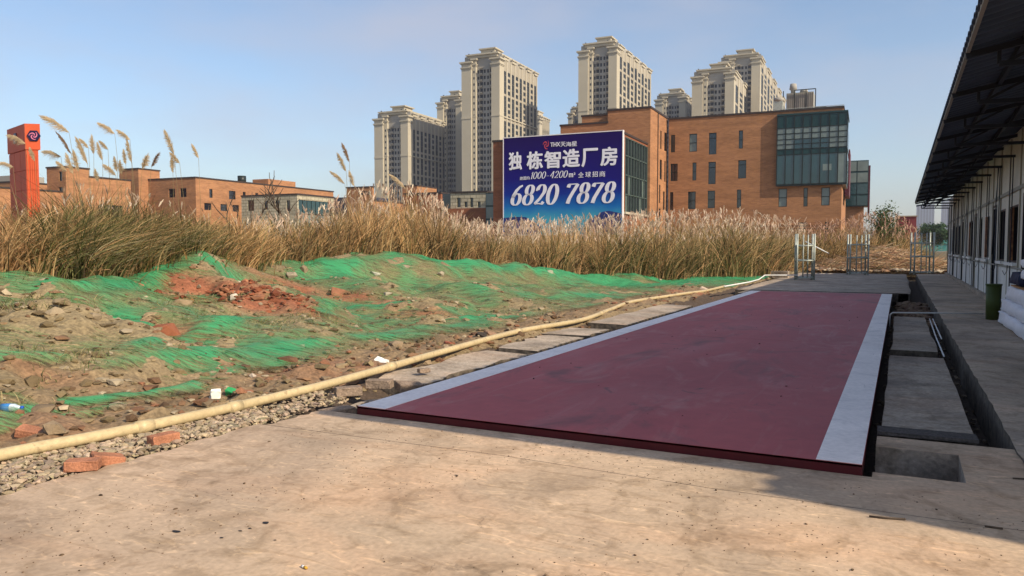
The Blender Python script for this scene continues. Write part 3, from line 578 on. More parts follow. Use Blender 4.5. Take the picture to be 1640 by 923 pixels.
# drop the net beyond the crest of the mounds
dep = -V[:, 0]*_sy+V[:, 1]*_cy; lat = V[:, 0]*_cy+V[:, 1]*_sy; pxv = 820+FPX*lat/np.maximum(dep, .1)
crest = np.interp(pxv, [r[0] for r in RIDGE], [r[2] for r in RIDGE]); F = F[(dep < crest+1.2)[F].all(1)]
M_net = bpy.data.materials.new('green_net'); M_net.use_nodes = True; N = M_net.node_tree.nodes; L = M_net.node_tree.links
b = N['Principled BSDF']; b.inputs['Roughness'].default_value = .55; b.inputs['Specular IOR Level'].default_value = .2
a = N.new('ShaderNodeAttribute'); a.attribute_name = 'weave'
g = N.new('ShaderNodeNewGeometry'); mp = N.new('ShaderNodeMapping'); mp.inputs['Scale'].default_value = (.9, 17, 4); mp0 = N.new('ShaderNodeMapping'); mp0.inputs['Rotation'].default_value = (0, 0, R(-YAW-4))
L.new(g.outputs['Position'], mp0.inputs[0]); L.new(mp0.outputs[0], mp.inputs[0]); nz_ = N.new('ShaderNodeTexNoise'); nz_.inputs['Scale'].default_value = 1.6; nz_.inputs['Detail'].default_value = 8; nz_.inputs['Roughness'].default_value = .72; nz_.inputs['Distortion'].default_value = .9
L.new(mp.outputs[0], nz_.inputs['Vector'])
m1 = N.new('ShaderNodeMath'); m1.operation = 'MULTIPLY_ADD'; m1.inputs[1].default_value = 5.5; m1.inputs[2].default_value = -2.8; L.new(nz_.outputs[0], m1.inputs[0])
m2 = N.new('ShaderNodeMath'); m2.operation = 'ADD'; L.new(m1.outputs[0], m2.inputs[0]); L.new(a.outputs['Fac'], m2.inputs[1])
m3 = N.new('ShaderNodeMath'); m3.operation = 'MULTIPLY'; m3.use_clamp = True; L.new(m2.outputs[0], m3.inputs[0]); m3.inputs[1].default_value = .85
m4 = N.new('ShaderNodeMath'); m4.operation = 'MULTIPLY'; L.new(m3.outputs[0], m4.inputs[0]); m4.inputs[1].default_value = .92
rc = N.new('ShaderNodeValToRGB'); rc.color_ramp.elements[0].color = (.17, .23, .09, 1); rc.color_ramp.elements[1].color = (.05, .29, .12, 1)
rc.color_ramp.elements[0].position = .45; rc.color_ramp.elements[1].position = 1.15 if False else 1.0
L.new(a.outputs['Fac'], rc.inputs[0]); L.new(rc.outputs[0], b.inputs['Base Color'])
tr = N.new('ShaderNodeBsdfTransparent'); ms = N.new('ShaderNodeMixShader'); L.new(m4.outputs[0], ms.inputs[0]); L.new(tr.outputs[0], ms.inputs[1]); L.new(b.outputs[0], ms.inputs[2]); L.new(ms.outputs[0], N['Material Output'].inputs[0])
net = np_mesh('debris_net', V, F, M_net, attrs={'weave': dv_}, smooth=True)
tagit(net, 'torn green debris netting draped over the soil mounds', 'netting')

# ---------------------------------------------------------------- reeds and dry grass
def blades(n, P, h, az, lean, wd, tint, seg=5, droop=1.):
    t = np.linspace(0, 1, seg+1)[None]; hz = lean[:, None]*(t**2)*droop; hh = t*(1-.35*lean[:, None]*t*t)
    cx = P[:, 0, None]+np.cos(az)[:, None]*hz*h[:, None]; cy = P[:, 1, None]+np.sin(az)[:, None]*hz*h[:, None]; cz = P[:, 2, None]+hh*h[:, None]
    pa = rng.uniform(-.5, .5, n)+R(YAW); wx = np.cos(pa)[:, None]; wy = np.sin(pa)[:, None]
    ww = wd[:, None]*(1-t**1.6)*.5+.0008
    Lf = np.stack([cx-wx*ww, cy-wy*ww, cz], -1); Rt = np.stack([cx+wx*ww, cy+wy*ww, cz], -1)
    V = np.stack([Lf, Rt], 2).reshape(-1, 3); k = 2*(seg+1); base = (np.arange(n)*k)[:, None]+(np.arange(seg)*2)[None]
    F = np.stack([base, base+1, base+3, base+2], -1).reshape(-1, 4)
    tip = np.repeat(np.linspace(.75, 1.15, seg+1), 2); T = (tint[:, None]*tip[None, :, None]).reshape(-1, 3)
    return V, F, T
def heads(P, L_, az, lean, w_, tint, k=16):
    """feathery seed heads: k thin bristle quads per head; P base of head"""
    n = len(P); s = rng.uniform(0, 1, (n, k)); dirx = np.cos(az)[:, None]*lean[:, None]; diry = np.sin(az)[:, None]*lean[:, None]
    bx = P[:, 0, None]+dirx*s*L_[:, None]; by = P[:, 1, None]+diry*s*L_[:, None]; bz = P[:, 2, None]+s*L_[:, None]*(1-.5*np.abs(lean[:, None])*s)
    a = rng.uniform(0, 2*pi, (n, k)); ln = L_[:, None]*rng.uniform(.25, .5, (n, k)); sp = w_[:, None]*rng.uniform(.3, 1, (n, k))*np.sin(np.pi*np.clip(s*.85+.12, 0, 1))
    ex = bx+np.cos(a)*sp+dirx*ln; ey = by+np.sin(a)*sp+diry*ln; ez = bz+ln*(.8-.6*np.abs(lean[:, None])*s)
    hw = w_[:, None]*.16
    cx, sx = cos(R(YAW)), sin(R(YAW))
    V = np.stack([np.stack([bx-hw*cx, by-hw*sx, bz], -1), np.stack([bx+hw*cx, by+hw*sx, bz], -1), np.stack([ex+hw*.3*cx, ey+hw*.3*sx, ez], -1), np.stack([ex-hw*.3*cx, ey-hw*.3*sx, ez], -1)], 2).reshape(-1, 3)
    F = np.arange(len(V)).reshape(-1, 4); T = np.repeat(tint, k*4, 0)*np.repeat(rng.uniform(.75, 1.25, (n*k, 1)), 4, 0); return V, F, T
def pack(name, items, label, cat):
    Vs, Fs, Ts, o = [], [], [], 0
    for V, F, T in items: Vs.append(V); Fs.append(F+o); Ts.append(T); o += len(V)
    ob = np_mesh(name, np.concatenate(Vs), np.concatenate(Fs), M_plant, kind='stuff', tint=np.clip(np.concatenate(Ts), .005, 1)); return tagit(ob, label, cat)
def lay(px, d):
    x = (px-820)/FPX; return np.stack([x*_cy*d-_sy*d, x*_sy*d+_cy*d], 1)
RP = [r[0] for r in RIDGE]+[1240, 1300, 1480]; RD = [r[2] for r in RIDGE]+[46, 52, 54]
TOPX = [-100,0,50,90,140,220,300,340,380,450,520,560,600,650,690,730,770,850,900,1000,1100,1200,1260,1300,1350,1400,1440,1475]
TOPY = [330,338,350,330,314,320,345,352,358,362,345,324,312,306,330,358,370,368,366,358,354,354,360,370,360,352,356,380]
straw = np.array([(.52,.33,.15),(.62,.43,.21),(.40,.23,.09),(.56,.33,.16)]); green = np.array([(.085,.095,.028),(.15,.14,.045),(.05,.06,.02),(.30,.25,.11)]); dark = np.array([(.10,.07,.035),(.16,.11,.05)])
def reedmass(n, p0, p1, d0, d1, pg, lean0, lean1, hmin, wmul=1., pd=.12):
    nc = max(8, n//70); ci = rng.integers(0, nc, n); cpx = rng.uniform(p0, p1, nc); cd = np.interp(cpx, RP, RD)+rng.uniform(d0, d1, nc); cq = lay(cpx, cd); rad = np.abs(rng.normal(0, .28, n))*(cd[ci]/16)**.5; caz = rng.uniform(0, 2*pi, n)
    q = cq[ci]+np.column_stack([np.cos(caz), np.sin(caz)])*rad[:, None]; d = -q[:, 0]*_sy+q[:, 1]*_cy; px = 820+FPX*(q[:, 0]*_cy+q[:, 1]*_sy)/d; ch_ = rng.uniform(.6, 1.16, nc)[ci]; ctint = rng.uniform(.6, 1.35, (nc, 1))[ci]
    z = Hlow(q[:, 0], q[:, 1])-.03; P = np.column_stack([q, z])
    ztop = CZ+(396-np.interp(px, TOPX, TOPY))/FPX*d+.9*(vnoise(px*.045, d*.5, 81)-.55)+.5*(vnoise(px*.16, d*1.5, 83)-.55)+.15
    h = np.maximum(ztop-z, .5)*(hmin+(1-hmin)*rng.random(n)**.6)*1.05*ch_
    lean = rng.uniform(lean0, lean1, n)*(.55+rad*1.4); az = caz+rng.normal(0, .6, n)
    g = pg(px) if callable(pg) else np.full(n, pg); g = np.clip(g+(vnoise(px*.04, d*.5, 91)-.5)*.7, 0, 1); u = rng.random(n)
    t = np.where((u < g)[:, None], green[rng.integers(0, 4, n)], straw[rng.integers(0, 4, n)]); t = np.where((rng.random(n) < pd)[:, None], dark[rng.integers(0, 2, n)], t)
    t = t*rng.uniform(.75, 1.2, (n, 1))*ctint
    return blades(n, P, h, az, lean, wmul*rng.uniform(.009, .028, n)*(d/14)**.55, t)
gl = lambda p: np.interp(p, [0, 60, 90, 260, 330, 420], [.12, .2, .85, .8, .45, .25])
items = [reedmass(15000, -120, 420, .2, 5, gl, .25, 1.0, .35, 1.1, .1), reedmass(7000, -120, 420, .0, 2, gl, .5, 1.4, .15, 1.1, .15)]
# strongly drooping clump on the left
nn = 5200; px = rng.uniform(75, 335, nn); d = np.interp(px, RP, RD)+rng.uniform(.2, 2.8, nn); q = lay(px, d); P = np.column_stack([q, Hlow(q[:, 0], q[:, 1])])
zt = CZ+(396-np.interp(px, TOPX, TOPY))/FPX*d; tt = np.where((rng.random(nn) < .62)[:, None], green[rng.integers(0, 4, nn)], straw[rng.integers(0, 4, nn)])
items.append(blades(nn, P, (zt-P[:, 2])*rng.uniform(.7, 1.15, nn), rng.uniform(0, 6.28, nn), rng.uniform(.5, 1.5, nn), rng.uniform(.014, .026, nn), tt, 7))
nn = 900; px = rng.uniform(60, 345, nn); d = np.interp(px, RP, RD)+rng.uniform(.0, .9, nn); q = lay(px, d); P = np.column_stack([q, Hlow(q[:, 0], q[:, 1])])
zt = CZ+(396-np.interp(px, TOPX, TOPY))/FPX*d
items.append(blades(nn, P, (zt-P[:, 2])*rng.uniform(.45, 1.0, nn), rng.uniform(0, 6.28, nn), rng.uniform(.7, 1.7, nn), rng.uniform(.014, .026, nn), np.array([(.62,.50,.30),(.50,.42,.22),(.34,.33,.13)])[rng.integers(0, 3, nn)]*rng.uniform(.7, 1.1, (nn, 1)), 8))
pack('reed_bed', items, 'dense green and straw reed clumps behind the left mounds', 'reeds')
gm = lambda p: np.interp(p, [400, 700, 1000, 1300], [.25, .15, .5, .55])
items = [reedmass(19000, 410, 1290, .4, 8, gm, .1, .6, .4, 1.0, .15), reedmass(9000, 400, 1290, .0, 2.5, gm, .4, 1.3, .15, 1.0, .22)]
pack('reed_bed', items, 'tall straw coloured reeds in front of the billboard and brick buildings', 'reeds')
def headmass(n, p0, p1, d0, d1, c, lo, hi, s=1.):
    px = rng.uniform(p0, p1, n); d = np.interp(px, RP, RD)+rng.uniform(d0, d1, n); q = lay(px, d)
    zt = CZ+(396-np.interp(px, TOPX, TOPY))/FPX*d+.25*(vnoise(px*.05, d*.6, 81)-.5); zg = Hlow(q[:, 0], q[:, 1])
    z = zg+(zt-zg)*rng.uniform(lo, hi, n)
    t = np.array(c)[rng.integers(0, len(c), n)]*rng.uniform(.8, 1.15, (n, 1)); az = rng.uniform(0, 2*pi, n)
    st = blades(n, np.column_stack([q, zg]), z-zg+.03, az, rng.uniform(0, .06, n), .006*np.sqrt(d/14), np.tile(np.array([.40, .29, .15]), (n, 1)), 3)
    return [heads(np.column_stack([q, z]), s*rng.uniform(.18, .34, n), az, rng.uniform(.1, .7, n), s*rng.uniform(.035, .065, n), t, 22), st]
hc = [(.66,.50,.36),(.72,.56,.42),(.56,.38,.27),(.78,.66,.50)]
pack('seed_heads', headmass(2600, 690, 1290, .2, 8, hc, .62, 1.12)+headmass(420, 400, 700, .3, 6, hc, .6, 1.1)+headmass(90, 0, 400, 1.5, 5, hc, .8, 1.05, .7), 'fluffy beige seed heads above the reeds', 'seed heads')
items = [reedmass(7000, 1285, 1475, .5, 8, .35, .2, 1.0, .3, 1., .2)]+headmass(380, 1285, 1470, .5, 6, [(.55,.34,.25),(.5,.3,.22),(.6,.42,.3)], .6, 1.1, 1.5)
pack('reed_bed', items, 'reddish dry reeds and weeds beyond the scaffold racks', 'reeds')
# weeds on the mounds
nn = 5000; px = rng.uniform(-60, 900, nn); d = rng.uniform(.52, .99, nn)*np.interp(px, RP, RD); q = lay(px, d); ok = (q[:, 0] < -6.3) & (vnoise(q[:, 0]*1.1, q[:, 1]*1.1, 77) > .5); q = q[ok]; nn = len(q)
pack('weeds', [blades(nn, np.column_stack([q, Hlow(q[:, 0], q[:, 1])+.02]), rng.uniform(.04, .16, nn), rng.uniform(0, 6.28, nn), rng.uniform(.4, 1.5, nn), rng.uniform(.004, .010, nn), np.array([(.16,.20,.07),(.24,.26,.10),(.45,.36,.18)])[rng.integers(0, 3, nn)]*rng.uniform(.7, 1.2, (nn, 1)), 3)], 'low weeds and dead grass poking through the netted mounds', 'weeds')
# straw litter at the foot of the reeds
n = 5000; px = rng.uniform(60, 1480, n); d = np.interp(px, RP, RD)+rng.uniform(.3, 2.5, n)-(px > 1240)*3*rng.random(n); q = lay(px, d); z = Hlow(q[:, 0], q[:, 1])+rng.uniform(.02, .25, n)+(px > 1280)*.4*rng.random(n)
a = rng.uniform(0, pi, n); L1 = rng.uniform(.15, .6, n); w_ = .006*np.sqrt(d/12)
p0 = np.column_stack([q, z]); p1 = p0+np.column_stack([np.cos(a)*L1, np.sin(a)*L1, rng.uniform(-.1, .2, n)])
V = np.stack([p0-[0, 0, .0]+np.array([0, 0, 1])*w_[:, None], p0-np.array([0, 0, 1])*w_[:, None], p1-np.array([0, 0, 1])*w_[:, None], p1+np.array([0, 0, 1])*w_[:, None]], 1).reshape(-1, 3)
pack('straw_litter', [(V, np.arange(n*4).reshape(-1, 4), np.repeat(np.array([(.42,.25,.13),(.5,.34,.18),(.3,.17,.09)])[rng.integers(0, 3, n)], 4, 0))], 'dead straw strewn along the foot of the reeds', 'straw')

n = 6500; x = rng.uniform(-4.5, 4, n); y = rng.uniform(50, 56, n); z = rng.random(n)*(.35+1.1*np.exp(-((x+1.0)/2.2)**2))*np.clip((y-49.3)/2, .2, 1); a = rng.uniform(0, pi, n); L1 = rng.uniform(.3, 1.1, n)
p0 = np.column_stack([x, y, z+.05]); p1 = p0+np.column_stack([np.cos(a)*L1, np.sin(a)*L1, rng.uniform(-.35, .45, n)*L1]); ww = np.array([0, 0, 1])*rng.uniform(.008, .022, (n, 1))
V = np.stack([p0+ww, p0-ww, p1-ww*.4, p1+ww*.4], 1).reshape(-1, 3)
pack('brush_heap', [(V, np.arange(n*4).reshape(-1, 4), np.repeat(np.array([(.50,.32,.18),(.66,.50,.33),(.28,.16,.10),(.42,.24,.14),(.20,.17,.08)])[rng.integers(0, 5, n)], 4, 0))], 'heap of dead brush and stalks beyond the steel racks', 'brush heap')

# individual tall plumes (tip, joint in the photo's pixels)
def zc(x, y): return (x/3.0756, 170+y/3.0756)
def zd(x, y): return (370+x/3.0756, 130+y/3.0756)
PL = [(zc(222,62),zc(340,130),12.2,1.25,'broad beige plume arching left just right of the orange pylon top'),(zc(50,150),zc(125,185),12,1.1,'pale plume crossing the head of the orange pylon'),(zc(2,282),zc(65,300),12,1,'plume pointing left at the left edge beside the pylon'),
 (zc(222,228),zc(300,250),12.4,1.2,'fluffy plume hanging right of the pylon below its head'),(zc(495,92),zc(565,136),12.6,1,'high plume curling left, second highest group over the reeds'),(zc(585,126),zc(640,166),12.6,.8,'high thin plume right of the curling one'),
 (zc(628,184),zc(648,280),12.6,.7,'narrow upright plume below the high thin one'),(zc(818,138),zc(858,240),12.8,.9,'tall plume right of the stair tower bending left'),(zc(845,238),zc(885,282),12.8,.8,'short plume just under the tall one by the stair tower'),(zc(950,200),zc(978,256),13,.6,'small lone plume farthest right of the left reeds'),
 (zc(782,238),zc(745,302),12.7,.6,'dark thin plume leaning right above the stair tower'),(zc(728,245),zc(700,312),12.7,.9,'beige plume in front of the stair tower'),(zc(610,225),zc(620,288),12.5,.6,'small upright plume left of the stair tower'),(zc(453,158),zc(462,236),12.4,.8,'tall upright plume in the middle of the dense group'),
 (zc(483,194),zc(505,268),12.4,.7,'plume just right of the tallest upright one'),(zc(383,178),zc(432,288),12.3,.8,'plume leaning left at the left of the dense group'),(zc(365,234),zc(388,322),12.3,.9,'full plume low in the dense group'),(zc(290,148),zc(352,238),12.2,.4,'very thin dark plume leaning left near the pylon'),
 (zc(398,168),zc(436,206),12.3,.6,'short plume behind the dense group'),(zc(495,178),zc(532,214),12.5,.6,'short plume pointing left above the dense group'),(zc(518,296),zc(570,340),12.4,.9,'drooping plume in front of the low orange building'),(zc(565,262),zc(578,325),12.4,.7,'upright plume in front of the low orange building'),
 (zc(592,278),zc(600,335),12.5,.8,'plume beside the upright one before the low building'),(zc(848,262),zc(852,330),12.8,.7,'plume hanging low on the stalk right of the stair tower'),(zc(330,250),zc(360,335),12.2,.9,'wide pale plume between pylon and dense group'),(zc(285,280),zc(330,320),12.2,.8,'low pale plume close beside the pylon'),(zc(470,320),zc(484,375),12.3,.6,'small plume low under the dense group'),(zc(150,215),zc(172,272),11.8,.6,'plume in front of the orange pylon shaft'),
 (zd(552,322),zd(583,398),23,.9,'highest dark spindle plume in the middle of the field'),(zd(530,370),zd(567,445),23,1.1,'second spindle plume in the middle, beside the highest'),(zd(500,456),zd(560,506),23,.9,'lowest left spindle plume in the middle of the field'),(zd(586,455),zd(606,516),23,1.2,'beige spindle plume right of the low left one'),
 (zd(640,690),zd(655,740),24,.8,'small plume in the tall middle clump'),(zd(790,470),zd(860,530),24,.9,'curved pale reed top before the grey towers')]
for (tx, ty), (jx, jy), d, sz, lb in PL:
    d += 2.2 if d < 15 else 1.5
    tip, jt = D(tx, ty, d), D(jx, jy, d); gx_ = jx+(jx-tx)*.5+random.uniform(-4, 6); bp = lay(np.array([gx_]), np.array([d+.1]))[0]
    bz = float(Hlow(bp[:1], bp[1:])[0]); root = Vector((bp[0], bp[1], bz))
    t = thing('reed_stalk', root, lb, 'reed', 'tall reed plumes standing above the grass')
    mid = root.lerp(jt, .55)+(jt-tip)*.25; S = [root, root.lerp(mid, .5), mid, jt, jt.lerp(tip, .5)]
    r0 = .004 if d < 18 else .007; sm = MB().tube(S, [r0, r0, r0*.9, r0*.7, r0*.4], 5).build('stem', M_plant, t); me = sm.data
    a_ = me.color_attributes.new('tint', 'FLOAT_COLOR', 'POINT'); a_.data.foreach_set('color', [.30, .23, .12, 1]*len(me.vertices))
    L_ = (tip-jt).length; ax = (tip-jt).normalized(); m = 420; s = rng.uniform(0, 1, m)
    side = Vector((_cy, _sy, 0)); wN = np.array(ax.cross(Vector((0, 1, 0))).normalized()); wM = np.array(ax.cross(Vector(wN)).normalized()); axn = np.array(ax)
    W = (.085 if d < 18 else .095)*sz
    B = np.array(jt)[None]+axn[None]*(s*L_)[:, None]; B[:, 2] += .10*L_*np.sin(pi*s)
    an = rng.uniform(0, 2*pi, m); rad = W*rng.uniform(.3, 1.15, m)*np.sin(pi*np.clip(.15+s*.8, 0, 1)); ln = L_*rng.uniform(.14, .3, m)
    E_ = B+axn[None]*ln[:, None]+wN[None]*(np.cos(an)*rad)[:, None]+wM[None]*(np.sin(an)*rad)[:, None]; E_[:, 2] -= rad*.7
    hw = np.array([0, 0, 1.])*.0030*(d/12)+np.array(side)*.0022*(d/12)
    V = np.stack([B-hw, B+hw, E_+hw*.4, E_-hw*.4], 1).reshape(-1, 3)
    c = np.array((.58, .46, .30) if 'dark' not in lb else (.30, .20, .13))*random.uniform(.85, 1.1)
    np_mesh('plume', V, np.arange(m*4).reshape(-1, 4), M_plant, t, tint=np.repeat(c[None]*rng.uniform(.75, 1.25, (m, 1)), 4, 0))

# ---------------------------------------------------------------- trees
def tree(name, base, h, cr, crown_z, label, cat, leafc, nleaf=2600, leaf=.09, bare=False, seed=0, lean=0):
    random.seed(seed); t = thing(name, base, label, cat); mb = MB(); tips = []
    def br(p, d, l, r, lv):
        q = p+d*l; m = p+d*l*.5+Vector((random.uniform(-1, 1), random.uniform(-1, 1), 0))*l*.06
        mb.tube([p, m, q], [r, r*.8, r*.6], 6 if lv < 2 else 4, caps=False)
        if lv >= 3: tips.append(q); return
        for k in range(3 if lv < 2 else 3):
            a = random.uniform(0, 2*pi); e = Vector((cos(a), sin(a), random.uniform(.1, 1.0))).normalized()
            br(q if k else m, (d*.75+e*.75).normalized(), l*random.uniform(.55, .8), r*.55, lv+1)
        tips.append(q)
    br(Vector(base), Vector((lean, 0, 1)).normalized(), h*.38, h*.022, 0)
    mb.build('trunk', M_bark, t)
    if not bare:
        n = nleaf; c = np.array(base)+np.array([0, 0, crown_z]); cl = rng.integers(0, 40, n)
        cc = rng.normal(0, 1, (40, 3)); cc /= np.linalg.norm(cc, axis=1)[:, None]; cc *= rng.uniform(.3, 1, (40, 1))*np.array(cr)
        P = c+cc[cl]+rng.normal(0, .17, (n, 3))*np.array(cr)
        a = rng.normal(0, 1, (n, 3)); a /= np.linalg.norm(a, axis=1)[:, None]; b_ = np.cross(a, rng.normal(0, 1, (n, 3))); b_ /= np.linalg.norm(b_, axis=1)[:, None]
        V = np.stack([P-a*leaf, P-b_*leaf*.4, P+a*leaf, P+b_*leaf*.4], 1).reshape(-1, 3)
        tint = np.array(leafc)[rng.integers(0, len(leafc), n)]*rng.uniform(.6, 1.3, (n, 1))
        np_mesh('crown', V, np.arange(n*4).reshape(-1, 4), M_plant, t, tint=np.repeat(tint, 4, 0))
    return t
b0 = D(1418, 396, 57); tree('broadleaf_tree', (b0.x, b0.y, 0), 4.2, (1.3, 1.3, 1.5), 3.0, 'dark leafy small tree rising above reddish weeds right of the brick block', 'tree', [(.05,.09,.03),(.09,.13,.04),(.12,.14,.06)], 2600, .10, seed=3)
b0 = D(1494, 396, 180); tree('broadleaf_tree', (b0.x, b0.y, 0), 7, (3.8, 3.0, 2.3), 4.6, 'round dark green tree in front of the distant teal hoarding', 'tree', [(.05,.10,.04),(.07,.12,.05)], 5200, .3, seed=4)
for px, d, h, s, lb, bz in [(455, 26, 3.9, 12, 'leafless sapling with forked branches before the long orange building', .4), (378, 24, 3.5, 9, 'bare thin sapling left of the forked one', .4), (1285, 60, 3.2, 5, 'small bare shrub behind the left scaffold rack', 0)]:
    b0 = D(px, 396, d); tree('bare_tree', (b0.x, b0.y, bz), h, (1, 1, 1), 1, lb, 'tree', [], bare=True, seed=s, lean=.15)
random.seed(5)

# ---------------------------------------------------------------- facade builder
TH = R(2.2); U = (cos(TH), sin(TH)); VV = (-sin(TH), cos(TH)); NU = (-U[0], -U[1]); NV = (-VV[0], -VV[1])
def facade_mb(mb, P, du, inw, L_, z0, z1, holes, depth=.22, mi=0):
    """wall face from P along du, pierced by holes (s0,s1,z0,z1) with reveals going inwards"""
    ss = sorted({0., L_}|{min(max(h[0], 0), L_) for h in holes}|{min(max(h[1], 0), L_) for h in holes}); zs = sorted({z0, z1}|{h[2] for h in holes}|{h[3] for h in holes})
    W = lambda s, z, t=0.: (P[0]+du[0]*s+inw[0]*t, P[1]+du[1]*s+inw[1]*t, z)
    for i in range(len(ss)-1):
        sm = (ss[i]+ss[i+1])/2
        colh = [h for h in holes if h[0] < sm < h[1]]; start = None
        for j in range(len(zs)-1):
            zm = (zs[j]+zs[j+1])/2; hole = any(h[2] < zm < h[3] for h in colh)
            if not hole and start is None: start = zs[j]
            if start is not None and (hole or j == len(zs)-2):
                e = zs[j] if hole else zs[j+1]
                mb.add([W(ss[i], start), W(ss[i+1], start), W(ss[i+1], e), W(ss[i], e)], [(0, 1, 2, 3)], mi); start = None
    for s0, s1, a, b in holes:
        o = [W(s0, a), W(s1, a), W(s1, b), W(s0, b)]; i_ = [W(s0, a, depth), W(s1, a, depth), W(s1, b, depth), W(s0, b, depth)]
        mb.add(o+i_, [(0, 4, 5, 1), (1, 5, 6, 2), (2, 6, 7, 3), (3, 7, 4, 0)], mi)
def add_window(parent, P, du, inw, h, glass, nm='window', mid=None, fm=None, depth=.16, bar=.07, vmid=None, label=None):
    s0, s1, a, b = h; mb = MB(); t0, t1 = depth-.06, depth+.02
    B = lambda x0, x1, y0, y1, q0=t0, q1=t1: mb.obox(P, du, inw, (x0, q0, y0), (x1, q1, y1))
    B(s0, s1, a, a+bar); B(s0, s1, b-bar, b); B(s0, s0+bar, a+bar, b-bar); B(s1-bar, s1, a+bar, b-bar)
    for m_ in (mid or []): B(s0+bar, s1-bar, a+(b-a)*m_-bar/2, a+(b-a)*m_+bar/2)
    for m_ in (vmid or []): B(s0+(s1-s0)*m_-bar/2, s0+(s1-s0)*m_+bar/2, a+bar, b-bar, t0+.004, t1-.004)
    w_ = mb.build(nm, fm or M_gframe, parent)
    MB().obox(P, du, inw, (s0+.01, depth+.025, a+.01), (s1-.01, depth+.045, b-.01)).build('pane', glass, w_)
    return w_
class Block:
    """box building: right-front corner C, going left wl and back dl"""
    def __init__(s, C, wl, dl, z0, z1): s.C = (C[0], C[1]); s.wl, s.dl, s.z0, s.z1 = wl, dl, z0, z1
    def fr(s, px, py):   # pixel on front face -> (distance left of corner, z)
        t = along(s.C, NU, px); p = (s.C[0]+NU[0]*t, s.C[1]+NU[1]*t); dd = -p[0]*_sy+p[1]*_cy; r = ray(px, py); b = -r.x*_sy+r.y*_cy; return t, CZ+r.z*dd/b
    def rt(s, px, py):
        t = along(s.C, VV, px); p = (s.C[0]+VV[0]*t, s.C[1]+VV[1]*t); dd = -p[0]*_sy+p[1]*_cy; r = ray(px, py); b = -r.x*_sy+r.y*_cy; return t, CZ+r.z*dd/b
    def walls(s, parent, m, hf=None, hr=None, depth=.22, nm='wall', coping=True, pm=None):
        hf = hf if hf is not None else []; hr = hr if hr is not None else []
        for hh, LL in ((hf, s.wl), (hr, s.dl)): hh[:] = [h for h in hh if h[0] > .08 and h[1] < LL-.08 and h[2] > s.z0+.05 and h[3] < s.z1-.1]
        mb = MB(); facade_mb(mb, s.C, NU, VV, s.wl, s.z0, s.z1, list(hf), depth); facade_mb(mb, s.C, VV, NU, s.dl, s.z0, s.z1, list(hr), depth)
        c = s.C; q = [(c[0]+NU[0]*a+VV[0]*b, c[1]+NU[1]*a+VV[1]*b) for a, b in ((0, 0), (s.wl, 0), (s.wl, s.dl), (0, s.dl))]
        mb.add([(x, y, s.z0) for x, y in q]+[(x, y, s.z1) for x, y in q], [(1, 2, 6, 5), (2, 3, 7, 6), (4, 5, 6, 7)])
        o = mb.build(nm, m, parent)
        if coping:
            k = .12; mb = MB()
            for a in ((-k, -k), ): pass
            mb.obox(c, NU, VV, (-.1, -.1, s.z1-.02), (s.wl+.1, .35, s.z1+.22)); mb.obox(c, NU, VV, (-.1, .35, s.z1-.02), (.35, s.dl+.1, s.z1+.22)); mb.obox(c, NU, VV, (s.wl-.35, .35, s.z1-.02), (s.wl+.1, s.dl+.1, s.z1+.22))
            mb.build('coping', pm or M_coping, parent)
        return o
def prs(b, rects, face='f'):
    out = []
    for x0, y0, x1, y1 in rects:
        f = b.fr if face == 'f' else b.rt; a = f(x0, y0); c = f(x1, y1); d_ = f((x0+x1)/2, y0)[1]; e = f((x0+x1)/2, y1)[1]
        out.append((min(a[0], c[0]), max(a[0], c[0]), e, d_))
    return out
Z6 = lambda x0, x1, y0, y1: (1040+x0/3.692, 150+y0/3.692, 1040+x1/3.692, 150+y1/3.692)

# main brick building, right wing
P0 = D(1071.3, 192, 103.5); s_ = along(P0, U, 1346); C1 = (P0.x+U[0]*s_, P0.y+U[1]*s_)
zt1 = P0.z
bb = thing('brick_office', (C1[0], C1[1], 0), 'four storey orange brick office with a dark green glass box on its upper corner', 'building')
A1 = Block(C1, s_, 22, 0, zt1)
hf = prs(A1, [Z6(*q) for q in [(120,145,245,348),(228,274,238,344),(343,388,232,360),(518,543,218,326),(120,162,415,518),(248,272,408,514),(342,386,404,536),(517,565,394,502),(118,138,583,690),(224,270,580,684),(340,384,574,678),(512,538,568,676),(758,808,562,670),(905,930,558,668),(1010,1060,555,662),(512,560,765,840),(877,926,762,830),(1035,1058,760,840)]])
hr = prs(A1, [(1348.5,300,1351,330),(1354,310,1356,342),(1359,305,1361,335)], 'r')
A1.walls(bb, M_wall, hf, hr)
for i, h in enumerate(hf): add_window(bb, A1.C, NU, VV, h, [M_glass, M_lglass, M_dglass, M_glass, M_dglass, M_glass, M_dglass, M_dglass, M_dglass, M_glass, M_glass, M_glass, M_lglass, M_glass, M_lglass, M_dglass, M_glass, M_dglass][i], mid=[.5] if i not in (2, 6, 7) else [.75])
for h in hr: add_window(bb, A1.C, VV, NU, h, M_dglass, mid=[.5])
for k in range(7):   # protruding brick courses above the ground floor
    z = 2.1+k*.36; mb = MB(); mb.obox(A1.C, NU, VV, (0, -.12, z), (s_*.97, -.002, z+.13)); mb.build('brick_course', M_wall, bb)
